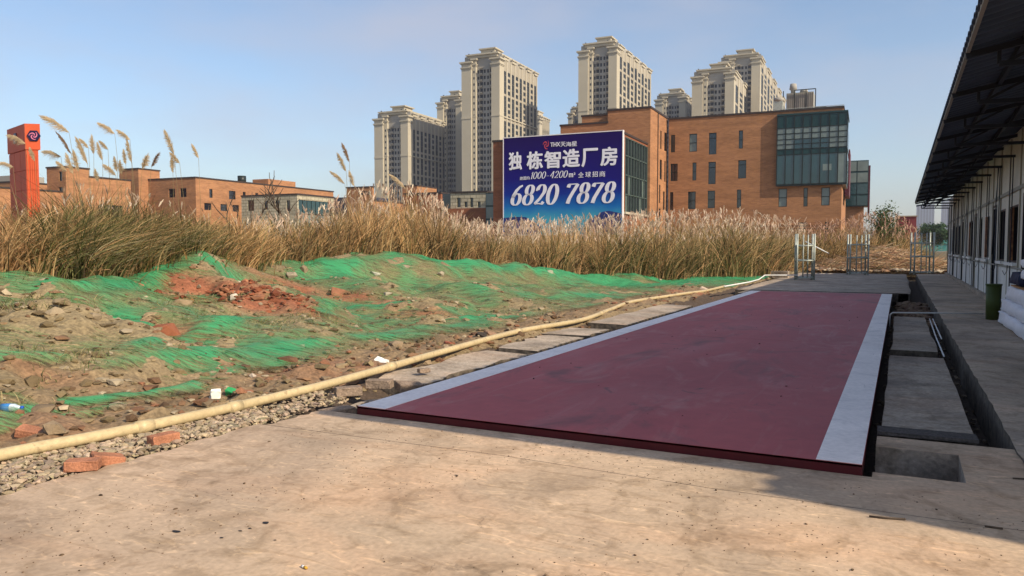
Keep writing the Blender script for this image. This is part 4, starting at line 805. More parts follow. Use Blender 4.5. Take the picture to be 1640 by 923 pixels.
# green glass box on the corner
gx0 = A1.fr(1242, 190)[0]; zb0 = A1.fr(1300, 297)[1]; zb1 = A1.fr(1300, 186)[1]+.2; GC = (A1.C[0]+U[0]*.5+NV[0]*.4, A1.C[1]+U[1]*.5+NV[1]*.4)
gw = gx0+.5; gb = MB(); gb.obox(GC, NU, VV, (0.05, .05, zb0), (gw-.05, 9, zb1)); gb.build('bay_core', M_gpanel, bb)
rows = [(0, .02, 'p'), (.02, .44, 'd'), (.44, .52, 'p'), (.52, .66, 'm'), (.66, .82, 'l'), (.82, 1, 'p')]
ncol = 8; dz = zb1-zb0
for (a, b, kd) in rows:
    for c in range(ncol):
        m_ = {'p': M_gpanel, 'd': M_cglass, 'm': (M_lglass if c in (0, 1, 6, 7) else M_cglass), 'l': M_lglass}[kd]
        if kd == 'd' and c in (0,): m_ = M_lglass
        s0, s1 = gw*c/ncol, gw*(c+1)/ncol
        if b-a < .03: continue
        MB().obox(GC, NU, VV, (s0+.06, -.03, zb0+dz*a+.05), (s1-.06, .04, zb0+dz*b-.05)).build('glass_panel', m_, bb)
mb = MB()
for c in range(ncol+1): mb.obox(GC, NU, VV, (gw*c/ncol-.05, -.10, zb0), (gw*c/ncol+.05, -.035, zb1))
for z in [r[0] for r in rows]+[1, .74, .59]: mb.obox(GC, NU, VV, (0.05, -.08, zb0+dz*z-.05), (gw-.05, -.034, zb0+dz*z+.05))
mb.build('mullions', M_gframe, bb)
for c in range(6):
    for a, b in ((.03, .44), (.52, .82)):
        MB().obox(GC, VV, NU, (9*c/6+.08, -.03, zb0+dz*a), (9*(c+1)/6-.08, .03, zb0+dz*b)).build('side_panel', M_cglass, bb)
MB().obox(GC, NU, VV, (-.05, -.12, zb1), (gw+.05, 9, zb1+.2)).build('bay_roof', M_gpanel, bb)
MB().obox(GC, NU, VV, (1.7, -.06, zb0+dz*.2), (2.7, -.04, zb0+dz*.29)).build('tilted_pane', M_lglass, bb)
# roof railing of glass, left wing
mb = MB()
for k in range(9): mb.obox(GC, NU, VV, (.5+k*.95, 3, zb1+.2), (.55+k*.95, 3.05, zb1+1.4))
mb.obox(GC, NU, VV, (.5, 3, zb1+1.35), (8.2, 3.05, zb1+1.4)); mb.build('roof_railing', M_galv, bb)
MB().obox(GC, NU, VV, (.6, 3.06, zb1+.3), (8.1, 3.07, zb1+1.3)).build('railing_glass', glass_mat('rail_glass', (.18, .28, .26), .15), bb)
MB().obox(GC, NU, VV, (2.6, 4, zb1+.2), (3.9, 5.2, zb1+1.5)).build('roof_vent', M_gframe, bb)
# left wing B of the same building
PB = D(1042, 173, 96); zB = zt1
sB = 1042; B1 = Block((PB.x, PB.y), along(PB, NU, 972), 9.0, 0, PB.z)
hB = prs(B1, [Z6(*q) for q in [(58,66,220,328),(82,95,232,340),(57,70,392,508),(84,92,400,522),(54,62,540,648),(78,88,580,690),(54,64,680,760)]], 'r')
w2 = thing('brick_wing', (PB.x, PB.y, 0), 'stepped orange brick wing rising behind the blue billboard', 'building')
B1.walls(w2, M_wall, [], hB)
for h in hB: add_window(w2, B1.C, VV, NU, h, M_dglass, mid=[.5], bar=.05)
PB2 = (PB.x+NU[0]*B1.wl, PB.y+NU[1]*B1.wl); e2 = along(PB, NU, 897)
B2 = Block(PB2, e2-B1.wl, 9, 0, B1.fr(935, 200)[1]); B2.walls(w2, M_wall, nm='low_wall')
c3 = (PB2[0]+NU[0]*.05+VV[0]*1.5, PB2[1]+NU[1]*.05+VV[1]*1.5); B3 = Block(c3, along(c3, NU, 931), 5, B2.z1, B1.fr(950, 188)[1]+.4); B3.walls(w2, M_wall, nm='penthouse_wall')
mb = MB(); mb.obox(B1.C, VV, NU, (3.6, -.1, 0), (3.75, -.01, B1.z1)); mb.build('downpipe', M_coping, w2)
# billboard box C
s2 = 87.; PC = D(1000, 209, s2); Cw = along(PC, NU, 790); Cd = 11.5
w3 = thing('brick_annex', (PC.x, PC.y, 0), 'dark brick annex with a tall black glazed side, carrying the blue billboard', 'building')
AC = Block((PC.x, PC.y+.0), Cw, Cd, 0, PC.z-.4); zg = AC.rt(1010, 341)[1]
hC = [(.4, Cd-.3, zg, PC.z-.7)]
AC.walls(w3, M_walld, [], hC, depth=.5)
nC = 9
for c in range(nC):
    for j, (a, b) in enumerate(((0, .24), (.24, .5), (.5, .76), (.76, 1))):
        s0, s1 = .4+(Cd-.7)*c/nC, .4+(Cd-.7)*(c+1)/nC; H_ = PC.z-.7-zg
        MB().obox(AC.C, VV, NU, (s0+.05, .12, zg+H_*a+.05), (s1-.05, .16, zg+H_*b-.05)).build('glass_panel', M_lglass if (c*7+j*3) % 5 == 0 and j < 2 else M_dglass, w3)
mb = MB()
for c in range(nC+1):
    s0 = .4+(Cd-.7)*c/nC; mb.obox(AC.C, VV, NU, (s0-.06, -.06, zg), (s0+.06, .11, PC.z-.7))
for z in (0, .24, .5, .76, 1): mb.obox(AC.C, VV, NU, (.46, .0, zg+H_*z-.06), (Cd-.36, .11, zg+H_*z+.06))
mb.build('mullions', mat('grey_green_mullion', (.07, .10, .09), .5), w3)
MB().obox(AC.C, VV, NU, (0, -.25, zg-.25), (Cd+.2, -.01, zg)).build('sill', M_cream, w3)
# billboard
bx1 = along(PC, NU, 808); bf = (PC.x+NV[0]*.45, PC.y+NV[1]*.45)
zl = AC.fr(808, 219)[1]; BT = PC.z; BBt = 3.0
bd = thing('billboard', (bf[0], bf[1], 0), 'large blue advertising billboard with white Chinese characters and a phone number', 'billboard')
M_print = bpy.data.materials.new('billboard_print'); M_print.use_nodes = True; N = M_print.node_tree.nodes; L = M_print.node_tree.links
g = N.new('ShaderNodeNewGeometry'); sp = N.new('ShaderNodeSeparateXYZ'); L.new(g.outputs['Position'], sp.inputs[0]); mr = N.new('ShaderNodeMapRange')
mr.inputs[1].default_value = BBt; mr.inputs[2].default_value = BT; L.new(sp.outputs[2], mr.inputs[0]); nn_ = N.new('ShaderNodeTexNoise'); nn_.inputs['Scale'].default_value = .5; L.new(g.outputs['Position'], nn_.inputs['Vector'])
ma = N.new('ShaderNodeMath'); ma.operation = 'MULTIPLY_ADD'; ma.inputs[1].default_value = .10; L.new(nn_.outputs[0], ma.inputs[0]); L.new(mr.outputs[0], ma.inputs[2])
rp = N.new('ShaderNodeValToRGB'); e = rp.color_ramp.elements; e[0].position = .2; e[0].color = (.06, .34, .46, 1); e[1].position = 1; e[1].color = (.013, .002, .085, 1)
for p_, c_ in ((.33, (.01, .14, .42)), (.46, (.006, .028, .25)), (.60, (.010, .006, .16))): q_ = e.new(p_); q_.color = (*c_, 1)
L.new(ma.outputs[0], rp.inputs[0]); L.new(rp.outputs[0], N['Principled BSDF'].inputs['Base Color']); N['Principled BSDF'].inputs['Roughness'].default_value = .6; N['Principled BSDF'].inputs['Specular IOR Level'].default_value = .1
MB().obox(bf, NU, VV, (.1, .03, BBt), (bx1-.1, .3, BT-.1)).build('panel', M_print, bd)
M_wht = mat('white_frame', (.8, .74, .74), .5, .1)
mb = MB(); mb.obox(bf, NU, VV, (0, 0, BBt-.1), (.1, .42, BT)); mb.obox(bf, NU, VV, (bx1-.1, 0, BBt-.1), (bx1, .42, BT)); mb.obox(bf, NU, VV, (.1, 0, BT-.1), (bx1-.1, .42, BT)); mb.obox(bf, NU, VV, (.1, .01, BBt-.1), (bx1-.1, .42, BBt))
mb.build('frame', M_wht, bd)
BH = BT-BBt
M_print_w = mat('white_print', (.78, .76, .82), .5, .05)
def bpt(px, py):  # photo pixel -> billboard (distance from left edge, z)
    t, z = AC.fr(px, py); return bx1-t, z
Z4 = lambda x, y: (800+x/5.957, 205+y/5.957)
def put(o, s, z, sx, sz, shear=0):
    """flat local mesh (x right, y up) onto the print"""
    me = o.data; c = (bf[0]+NU[0]*bx1, bf[1]+NU[1]*bx1)
    for v in me.vertices:
        x, y, e_ = v.co; X_ = s+(x+shear*y)*sx; v.co = (c[0]+U[0]*X_+NV[0]*(e_), c[1]+U[1]*X_+NV[1]*(e_), z+y*sz)
    off = WOFF[bd.name]
    for v in me.vertices: v.co -= off
    o.parent = bd; WOFF[o.name] = off
def text(body, x0, y0, x1, y1, offset=0., shear=0., m=None, name='lettering', layer=0):
    cu = bpy.data.curves.new('t', 'FONT'); cu.body = body; cu.size = 1; cu.extrude = .012; cu.offset = offset
    cu.offset = 0; to = bpy.data.objects.new('t', cu); col.objects.link(to); bpy.context.view_layer.update()
    me = bpy.data.meshes.new_from_object(to.evaluated_get(bpy.context.evaluated_depsgraph_get())); bpy.data.objects.remove(to)
    if offset:      # heavier weight: several shifted layers of the same character
        vs = [v.co.copy() for v in me.vertices]; fs = [tuple(p.vertices) for p in me.polygons]; V_, F_ = [], []
        for k in range(12):
            a_ = 2*pi*k/12; dx_, dy_ = (offset*cos(a_), offset*sin(a_)*.8); F_ += [tuple(i+len(V_) for i in f) for f in fs]; V_ += [(v.x+dx_, v.y+dy_, v.z+k*.0012) for v in vs]
        me = bpy.data.meshes.new(name); me.from_pydata(V_, [], F_)
    me.materials.clear(); me.materials.append(m or M_print_w); me.name = name; o = bpy.data.objects.new(name, me); col.objects.link(o)
    if not me.vertices: return o
    X_ = [v.co.x+shear*v.co.y for v in me.vertices]; Y_ = [v.co.y for v in me.vertices]; a, b, c, d = min(X_), max(X_), min(Y_), max(Y_)
    p = bpt(*Z4(x0, y1)); q = bpt(*Z4(x1, y0)); pm = bpt(*Z4(x0, y0))
    for v in me.vertices: v.co = ((v.co.x+shear*v.co.y-a)/(b-a), (v.co.y-c)/(d-c), v.co.z)
    sl = 0.
    zb = (bpt(*Z4(x0, y1))[1]); zt_ = bpt(*Z4(x0, y0))[1]
    put(o, p[0], zb, q[0]-p[0], zt_-zb); return o
# characters one by one: (char, x0,y0,x1,y1) read off the photograph
for ch, a in zip('独栋智造厂房', [(103,238,228,408),(272,232,425,402),(440,228,595,393),(612,210,775,382),(790,203,945,378),(968,190,1130,368)]): text(ch, *a, offset=.032)
text('THX', 497, 145, 588, 185, .015); 
for ch, a in zip('天海星', [(592,140,640,185),(642,140,695,183),(697,135,747,180)]): text(ch, *a, offset=.01)
for ch, a in zip('建面约', [(208,470,238,502),(240,468,270,500),(272,466,300,498)]): text(ch, *a, offset=0)
text('m', 672, 438, 712, 475, .02); text('2', 718, 430, 733, 452, .02)
for ch, a in zip('全球招商', [(760,428,812,478),(828,423,880,475),(893,420,945,472),(960,417,1015,470)]): text(ch, *a, offset=.004)
# italic figures drawn with a broad nib
def strokes(ch):
    C_ = lambda cx, cy, rx, ry, a0, a1, n=22: [(cx+rx*cos(R(a0+(a1-a0)*i/n)), cy+ry*sin(R(a0+(a1-a0)*i/n))) for i in range(n+1)]
    return {'0': [C_(.5,.5,.36,.5,0,360)], '1': [[(.3,.82),(.45,.88),(.55,1)], [(.55,1),(.55,0)], [(.35,0),(.75,0)]],
     '2': [[(.2,.72)]+C_(.48,.72,.3,.28,180,-30)+[(.5,.3),(.15,.03)], [(.15,.03),(.5,.05),(.75,.02),(.86,.14)]], '4': [[(.62,1),(.1,.3),(.9,.3)], [(.66,1),(.66,0)]],
     '6': [[(.82,1),(.6,.93),(.36,.75),(.2,.5),(.16,.3)]+C_(.48,.29,.32,.29,180,360)+C_(.48,.29,.32,.29,0,165)], '7': [[(.15,.8),(.2,.96),(.88,.97)], [(.88,.97),(.6,.55),(.42,.25),(.36,0)]],
     '8': [C_(.5,.76,.27,.24,0,360), C_(.5,.27,.34,.27,0,360)], '-': [[(.2,.35),(.8,.35)]]}[ch]
def figures(body, x0, y0, x1, y1, thick=.31, thin=.075, shear=.28, gap=.6):
    mb = MB(); adv = 0; nib = R(20)
    for ch in body:
        if ch == ' ': adv += gap; continue
        for S in strokes(ch):
            P_ = []
            for i in range(len(S)-1):
                k = 6 if len(S) < 8 else 1
                P_ += [(S[i][0]+(S[i+1][0]-S[i][0])*j/k, S[i][1]+(S[i+1][1]-S[i][1])*j/k) for j in range(k)]
            P_.append(S[-1]); cv = []
            for i, p in enumerate(P_):
                q0, q1 = P_[max(i-1, 0)], P_[min(i+1, len(P_)-1)]
                if len(S) > 15 and S[0] != S[-1] and False: pass
                if abs(P_[0][0]-P_[-1][0])+abs(P_[0][1]-P_[-1][1]) < 1e-6:
                    q0 = P_[i-1] if i else P_[-2]; q1 = P_[i+1] if i < len(P_)-1 else P_[1]
                dx, dy = (q1[0]-q0[0])*.8, (q1[1]-q0[1])*1.25; l_ = math.hypot(dx, dy)+1e-9; dx, dy = dx/l_, dy/l_
                wv = thin+(thick-thin)*abs(dy)**1.6; nx_, ny_ = -dy, dx*.65; cv.append(((p[0]+nx_*wv/2, p[1]+ny_*wv/2), (p[0]-nx_*wv/2, p[1]-ny_*wv/2)))
            n_ = len(cv); vs = []
            for (a, b) in cv:
                for e_ in (0.012, -.0): vs += [(adv+a[0]*.8, a[1], e_), (adv+b[0]*.8, b[1], e_)]
            fs = []
            for i in range(n_-1): j = i*4; fs += [(j, j+1, j+5, j+4), (j+1, j+3, j+7, j+5), (j, j+4, j+6, j+2)]
            mb.add(vs, fs)
        adv += .8 if ch != '1' else .62
    o = mb.build('figures', M_print_w); me = o.data
    X_ = [v.co.x+shear*v.co.y for v in me.vertices]; Y_ = [v.co.y for v in me.vertices]; a, b, c, d = min(X_), max(X_), min(Y_), max(Y_)
    for v in me.vertices: v.co = ((v.co.x+shear*v.co.y-a)/(b-a), (v.co.y-c)/(d-c), v.co.z)
    p = bpt(*Z4(x0, y1)); q = bpt(*Z4(x1, y0)); put(o, p[0], p[1], q[0]-p[0], bpt(*Z4(x0, y0))[1]-p[1])
figures('6820', 120, 550, 580, 745); figures('7878', 642, 530, 1120, 730); figures('1000-4200', 310, 425, 662, 492, .19, .06, .3)
# spiral logo and skyline silhouettes
def spiral(mb, cx, cy, r, wd, turns=1.5, flip=1, ph=0):
    for arm in range(3):
        pts_ = []
        for i in range(26):
            f = i/25; a = ph+arm*2*pi/3+flip*f*turns*pi; rr = r*(.12+.88*f); pts_.append((cx+rr*cos(a), cy+rr*sin(a), wd*(.35+.65*sin(pi*f))))
        for i in range(25):
            (xa, ya, wa), (xb, yb, wb_) = pts_[i], pts_[i+1]; dx, dy = xb-xa, yb-ya; l_ = math.hypot(dx, dy)+1e-9; nx_, ny_ = -dy/l_, dx/l_
            mb.add([(xa-nx_*wa, ya-ny_*wa, .02), (xa+nx_*wa, ya+ny_*wa, .02), (xb+nx_*wb_, yb+ny_*wb_, .02), (xb-nx_*wb_, yb-ny_*wb_, .02)], [(3, 2, 1, 0)])
mb = MB(); spiral(mb, 0, 0, 1, .13, 1.0); o = mb.build('logo', mat('red_logo', (.55, .06, .08), .5)); p = bpt(*Z4(457, 166)); put(o, p[0], p[1], .40, .55)
M_sil = mat('print_navy_silhouette', (.02, .03, .16), .5)
for pts_ in ([(0, 0), (0, 2.0), (1.8, 2.1), (3.0, 2.05), (4.9, .9), (4.9, 0)], [(bx1-.2, 0), (bx1-.2, 2.3), (bx1-1.6, 2.6), (bx1-2.4, 2.5), (bx1-4.3, 1.3), (bx1-4.3, 0)]):
    mb = MB(); k = len(pts_); mb.add([(x+.1 if x == 0 else x, y, .006) for x, y in pts_], [tuple(range(k))]); o = mb.build('skyline_print', M_sil); put(o, 0, BBt, 1, 1)
# second block further right, with green box and maroon fins
PD = D(1385, 262, 128); fw = thing('far_brick_block', (PD.x, PD.y, 0), 'narrow far brick block with green glass and maroon fins right of the main office', 'building')
FD = Block((PD.x, PD.y), 6, 25, 0, PD.z-1); FD.walls(fw, M_wall)
zf0 = FD.fr(1375, 331)[1]; zf1 = FD.fr(1375, 258)[1]
mb = MB(); mb.obox(FD.C, NU, VV, (-.6, -1, zf0), (3, 4, zf1)); mb.build('glass_box', M_gpanel, fw)
for r_ in range(4):
    for c in range(2):
        H_ = zf1-zf0; MB().obox(FD.C, NU, VV, (-.5+c*1.7, -1.06, zf0+H_*r_/4+.15), (1.05+c*1.7, -1.01, zf0+H_*(r_+1)/4-.15)).build('glass_panel', M_lglass if r_ > 1 else M_cglass, fw)
M_fin = mat('maroon_fin', (.10, .02, .03), .5)
mb = MB(); mb.obox(FD.C, NU, VV, (-.9, 3, zf0-1), (-.61, 14, zf1-.5)); mb.build('fin', M_fin, fw)
mb = MB(); mb.obox(A1.C, NU, VV, (-.6, 13, zb0-.6), (-.05, 21, zb1-3)); mb.build('fin', M_fin, bb)
# red-brown shed and hoarding, far right
PR = D(1468, 347, 150); rs = thing('red_building', (PR.x, PR.y, 0), 'plain red building beyond the weeds right of the leafy tree', 'building')
RB = Block((PR.x, PR.y), along(PR, NU, 1436), 8, 0, PR.z); M_rr = mat('red_sheet', (.20, .035, .04), .6, .2, .8); RB.walls(rs, M_rr, coping=False)
mb = MB(); ll = RB.wl; mb.obox(RB.C, NU, VV, (ll, 1, 0), (ll+3.5, 7, PR.z*.72)); mb.build('lean_to', M_rr, rs); mb = MB(); mb.obox(RB.C, NU, VV, (-.2, -.2, PR.z), (ll+.2, 8, PR.z+.2)); mb.build('roof', M_cream2, rs)
PH = D(1540, 396, 230); hd = thing('hoarding', (PH.x, PH.y, 0), 'long teal hoarding far beyond the scaffold racks', 'hoarding'); Lh = along(PH, NU, 1470)
M_teal = mat('teal_sheet', (.06, .30, .27), .6, .15, .4)
for k in range(9): MB().obox(PH, NU, VV, (Lh*k/9+.04, 0, .3), (Lh*(k+1)/9-.04, .15, 3.8)).build('hoarding_panel', M_teal, hd)
mb = MB(); mb.obox(PH, NU, VV, (0, -.12, 2.2), (Lh, -.01, 2.45)); mb.build('rail', mat('dark_rail', (.05, .12, .11)), hd)
mb = MB(); mb.obox(PH, NU, VV, (0, -.1, 0), (Lh, .3, .29)); mb.build('kerb', M_grey, hd)

# rooftop cooling plant
rc_ = D(1303, 150, 113); rt_ = thing('cooling_plant', (rc_.x, rc_.y, zt1), 'grey rooftop cooling plant with pipes and fans on the brick office', 'cooling plant')
q0 = (rc_.x, rc_.y); wr = along(q0, NU, 1255); zz1 = CZ+(396-150)/FPX*113
MB().obox(q0, NU, VV, (0, 0, zt1), (wr, 3.5, zz1)).build('casing', mat('corrugated_grey', (.30, .29, .25), .6, .3, 3, stretch=(4, 4, .1)), rt_)
mb = MB()
for k in range(14): mb.obox(q0, NU, VV, (wr*k/14, -.09, zt1), (wr*k/14+.09, -.004, zz1-.1))
mb.build('casing_ribs', M_grey, rt_)
for a, r_, h_ in ((wr-.8, .55, 1.6), (wr-2.3, .6, .6)):
    mb = MB(); c = (q0[0]+NU[0]*a+VV[0]*1.5, q0[1]+NU[1]*a+VV[1]*1.5); mb.tube([(c[0], c[1], zz1), (c[0], c[1], zz1+h_*.4), (c[0], c[1], zz1+h_*.5), (c[0], c[1], zz1+h_)], [r_*.6, r_*.6, r_, r_*.8], 14); mb.build('fan_stack', M_grey, rt_)
mb = MB()
for a in (-.3, 1.0, 2.6, wr+.4):
    mb.beam((q0[0]+NU[0]*a-VV[0]*.4, q0[1]+NU[1]*a-VV[1]*.4, zt1), (q0[0]+NU[0]*a-VV[0]*.4, q0[1]+NU[1]*a-VV[1]*.4, zz1+.3), .12)
mb.beam((q0[0]+NU[0]*-.3-VV[0]*.4, q0[1]+NU[1]*-.3-VV[1]*.4, zz1+.3), (q0[0]+NU[0]*2.6-VV[0]*.4, q0[1]+NU[1]*2.6-VV[1]*.4, zz1+.3), .12)
mb.build('pipework', M_gframe, rt_)
rt2 = D(1247, 172, 110); r2 = thing('roof_fan', (rt2.x, rt2.y, zt1), 'small roof fan unit on legs left of the cooling plant', 'roof fan'); zq = CZ+(396-163)/FPX*110
MB().box((rt2.x-.6, rt2.y-.6, zt1+.5), (rt2.x+.6, rt2.y+.6, zq-.3)).build('fan_box', M_galv, r2)
MB().cyl((rt2.x, rt2.y), .7, zq-.3, zq+.2, 12).build('fan_cowl', M_grey, r2)
mb = MB()
for a in (-.5, .5):
    for b in (-.5, .5): mb.beam((rt2.x+a, rt2.y+b, zt1-.1), (rt2.x+a, rt2.y+b, zt1+.5), .1)
mb.build('legs', M_gframe, r2)

# ---------------------------------------------------------------- low buildings on the left
def autoholes(L_, rows, w_, n, s0=1.5, s1=None, skip=.1, seed=1):
    rr = random.Random(seed); s1 = s1 or L_-1.5; out = []
    for a, b in rows:
        for k in range(n):
            if rr.random() < skip: continue
            c = s0+(s1-s0)*(k+.5)/n+rr.uniform(-.5, .5); ww = w_*rr.choice([.45, 1, 1]); out.append((c-ww/2, c+ww/2, a, b))
    return out
# long block
PL3 = D(313, 285, 133); L3 = Block((PL3.x, PL3.y), along(PL3, NU, 240), along(PL3, VV, 535), 0, PL3.z)
t3 = thing('long_brick_building', (PL3.x, PL3.y, 0), 'long orange brick building with flat roof and stair tower behind the left reeds', 'building')
zr = [L3.rt(340, 317)[1], L3.rt(340, 303)[1], L3.rt(340, 337)[1], L3.rt(340, 326)[1]]
hr = autoholes(L3.dl, [(zr[0], zr[1]), (zr[2], zr[3])], 1.6, 12, seed=2); hf = autoholes(L3.wl, [(zr[0], zr[1])], 1.5, 3, seed=3)
L3.walls(t3, M_wall, hf, hr)
for h in hr: add_window(t3, L3.C, VV, NU, h, M_dglass, mid=[.5])
for h in hf: add_window(t3, L3.C, NU, VV, h, M_dglass, mid=[.5])
ps = (PL3.x+NU[0]*L3.wl, PL3.y+NU[1]*L3.wl); ST = Block((ps[0]+NV[0]*2, ps[1]+NV[1]*2), along(ps, NU, 210), 4.5, 0, PL3.z+1.8); hs = prs(ST, [(253,277,259,285)], 'r'); ST.walls(t3, M_wall, [], [], nm='stair_tower')
c4 = (PL3.x+VV[0]*20+NU[0]*2, PL3.y+VV[1]*20+NU[1]*2); mb = MB(); mb.obox(c4, NU, VV, (0, 0, PL3.z), (4, 8, PL3.z+1.5)); mb.build('roof_room', M_wall, t3)
mb = MB(); mb.cyl((PL3.x+NU[0]*3+VV[0]*14, PL3.y+NU[1]*3+VV[1]*14), .8, PL3.z, PL3.z+1.6, 12); mb.build('roof_tank', M_gframe, t3)
# cream stone and glass block in front of its far end
PS = D(476, 312, 128); t4 = thing('stone_glass_block', (PS.x, PS.y, 0), 'low cream stone block with a dark glass hall beside the long brick building', 'building')
S4 = Block((PS.x, PS.y), along(PS, NU, 388), along(PS, VV, 536), 0, PS.z); hs = prs(S4, [(398,321,408,338),(424,322,430,336),(442,321,448,337),(460,321,466,338)]); S4.walls(t4, M_stone, hs, [(.3, S4.dl-.5, 2.5, PS.z-.8)])
for h in hs: add_window(t4, S4.C, NU, VV, h, M_dglass)
for k in range(8):
    a = .3+(S4.dl-.8)*k/8; b = .3+(S4.dl-.8)*(k+1)/8
    for z0_, z1_, m_ in ((2.5, 5.5, M_cglass), (5.5, 7.0, M_lglass), (7.0, PS.z-.8, M_cglass)): MB().obox(S4.C, VV, NU, (a+.08, .1, z0_+.06), (b-.08, .15, z1_-.06)).build('glass_panel', m_, t4)
PS2 = D(590, 315, 175); t5 = thing('dark_glass_block', (PS2.x, PS2.y, 0), 'low dark blue glazed block between the stone block and the lettered building', 'building'); S5 = Block((PS2.x, PS2.y), along(PS2, NU, 535), 8, 0, PS2.z); S5.walls(t5, mat('blue_grey_panel', (.03, .04, .07), .4), coping=False)
for k in range(10): MB().obox(S5.C, NU, VV, (S5.wl*k/10+.1, -.08, PS2.z*.42), (S5.wl*(k+1)/10-.35, -.01, PS2.z*.58)).build('light_panel', M_lglass, t5)
# building with letters
PE = D(645, 300, 150); t6 = thing('lettered_brick_building', (PE.x, PE.y, 0), 'small orange brick building with dark letters at its top left', 'building')
q6 = D(596, 300, 150); E6 = Block((q6.x, q6.y), along(q6, NU, 556), along(q6, VV, 600), 0, q6.z); E6.walls(t6, M_wall)
E7 = Block((q6.x+VV[0]*E6.dl, q6.y+VV[1]*E6.dl), 6, 24, 0, q6.z*.8); hr = autoholes(24, [(5, 7.5)], 1.4, 6, seed=8); E7.walls(t6, M_wall, [], hr, nm='rear_wall')
for h in hr: add_window(t6, E7.C, VV, NU, h, M_dglass)
mb = MB()
for k in range(3): mb.obox(E6.C, NU, VV, (.5+k*.8, -.08, E6.fr(585, 312)[1]), (1.0+k*.8, -.02, E6.fr(585, 306)[1]))
mb.build('letter_blocks', M_coping, t6)
# second group: pink-brown block, dark glass, stone
for (pr, py, pl_, d, dl, m_, lb, nm, hol) in [(706, 310, 648, 118, 3.2, M_walld, 'plain brown brick block behind the tall middle reeds', 'brown_brick_block', [(655,325,662,338),(690,322,697,338)]), (780, 308, 722, 110, 10, M_stone, 'cream stone block with dark slots left of the billboard', 'stone_block', [(732,317,738,332),(744,323,749,332),(753,317,758,332),(765,323,770,332)])]:
    q = D(pr, py, d); b_ = Block((q.x, q.y), along(q, NU, pl_), dl, 0, q.z); tt_ = thing(nm, (q.x, q.y, 0), lb, 'building'); h_ = prs(b_, hol); b_.walls(tt_, m_, h_)
    for h in h_: add_window(tt_, b_.C, NU, VV, h, M_dglass)
    if nm == 'stone_block':
        zs_ = b_.fr(750, 334)[1]; MB().obox(b_.C, NU, VV, (-.3, -.5, 0), (b_.wl+.3, -.02, zs_)).build('brown_base', M_walld, tt_)
        MB().obox(b_.C, NU, VV, (b_.wl+.01, .4, 0), (b_.wl+1.6, 5, b_.z1)).build('glass_link', M_dglass, tt_)
        w0 = Block((PC.x, PC.y), 1, 1, 0, 1)
q = D(792, 309, 100); gl_ = thing('glass_link_block', (q.x, q.y, 0), 'narrow green glazed strip just left of the billboard annex', 'building'); GB_ = Block((q.x, q.y), along(q, NU, 778), 5, 0, q.z); GB_.walls(gl_, M_gpanel, coping=False)
for a in range(4):
    z0_ = GB_.z1*(.2+.2*a); MB().obox(GB_.C, NU, VV, (.15, -.06, z0_+.1), (GB_.wl-.1, -.01, z0_+GB_.z1*.2-.1)).build('glass_panel', M_lglass, gl_)
# penthouses behind the reeds centre
q = D(668, 298, 160); pk = thing('yellow_roof_house', (q.x, q.y, 0), 'pale orange block with small openings just above the brown brick block', 'building'); b_ = Block((q.x, q.y), along(q, NU, 645), 8, 0, q.z); h_ = prs(b_, [(656,305,660,310)]); b_.walls(pk, M_wall, h_)
add_window(pk, b_.C, NU, VV, h_[0], M_dglass)
# far left buildings
q = D(105, 268, 120); f1 = thing('left_brick_building', (q.x, q.y, 0), 'orange brick building with a raised corner right of the orange pylon', 'building')
F1_ = Block((q.x, q.y), 4.5, 4, 0, q.z); h_ = prs(F1_, [(98,275,103,290),(97,300,103,312)]); F1_.walls(f1, M_wall, h_, [], nm='tower_wall')
for h in h_: add_window(f1, F1_.C, NU, VV, h, M_dglass)
dr = D(210, 292, 140); qa = Vector((q.x, q.y, 0)); F2_ = Block((q.x+VV[0]*4, q.y+VV[1]*4), 8, along((q.x, q.y), VV, 212)-4, 0, D(150, 288, 128).z); hr = autoholes(F2_.dl, [(6.3, 8.4), (3, 5)], 1.4, 6, seed=5); F2_.walls(f1, M_wall, [], hr, nm='long_wall')
for h in hr: add_window(f1, F2_.C, VV, NU, h, M_dglass)
q = D(22, 292, 130); f3 = thing('grey_roof_building', (q.x, q.y, 0), 'low grey topped brick building left of the orange pylon', 'building'); b_ = Block((q.x, q.y), 16, 14, 0, q.z); b_.walls(f3, M_wall, [], autoholes(14, [(5, 7.5)], 1.4, 4, seed=6)); MB().obox(b_.C, NU, VV, (1, 1, q.z), (7, 6, q.z+1.3)).build('roof_plant', M_grey, f3)
q = D(-20, 300, 110); f4 = thing('corner_brick_building', (q.x, q.y, 0), 'orange brick corner at the left edge of the view', 'building'); b_ = Block((q.x, q.y), 14, 12, 0, q.z); b_.walls(f4, M_wall)
q = D(640, 355, 118); fe = thing('white_railing_fence', (D(572, 370, 118).x, D(572, 370, 118).y, 0), 'white picket railing seen through the reeds below the glass hall', 'fence'); q = D(572, 370, 118); Lf = along(q, NU, 505)
za, zb_ = CZ+(396-378)/FPX*116, CZ+(396-352)/FPX*116; mb = MB()
for k in range(26): mb.obox((q.x, q.y), NU, VV, (Lf*k/26, 0, za), (Lf*k/26+.12, .06, zb_))
mb.build('pickets', M_white, fe, 'stuff'); mb = MB(); mb.obox((q.x, q.y), NU, VV, (0, .07, zb_-.25), (Lf, .13, zb_-.1)); mb.obox((q.x, q.y), NU, VV, (0, .07, za+.15), (Lf, .13, za+.3)); mb.build('rail', M_white, fe)
MB().obox((q.x, q.y), NU, VV, (0, 0, 0), (Lf, .3, za-.01)).build('base_wall', M_walld, fe)

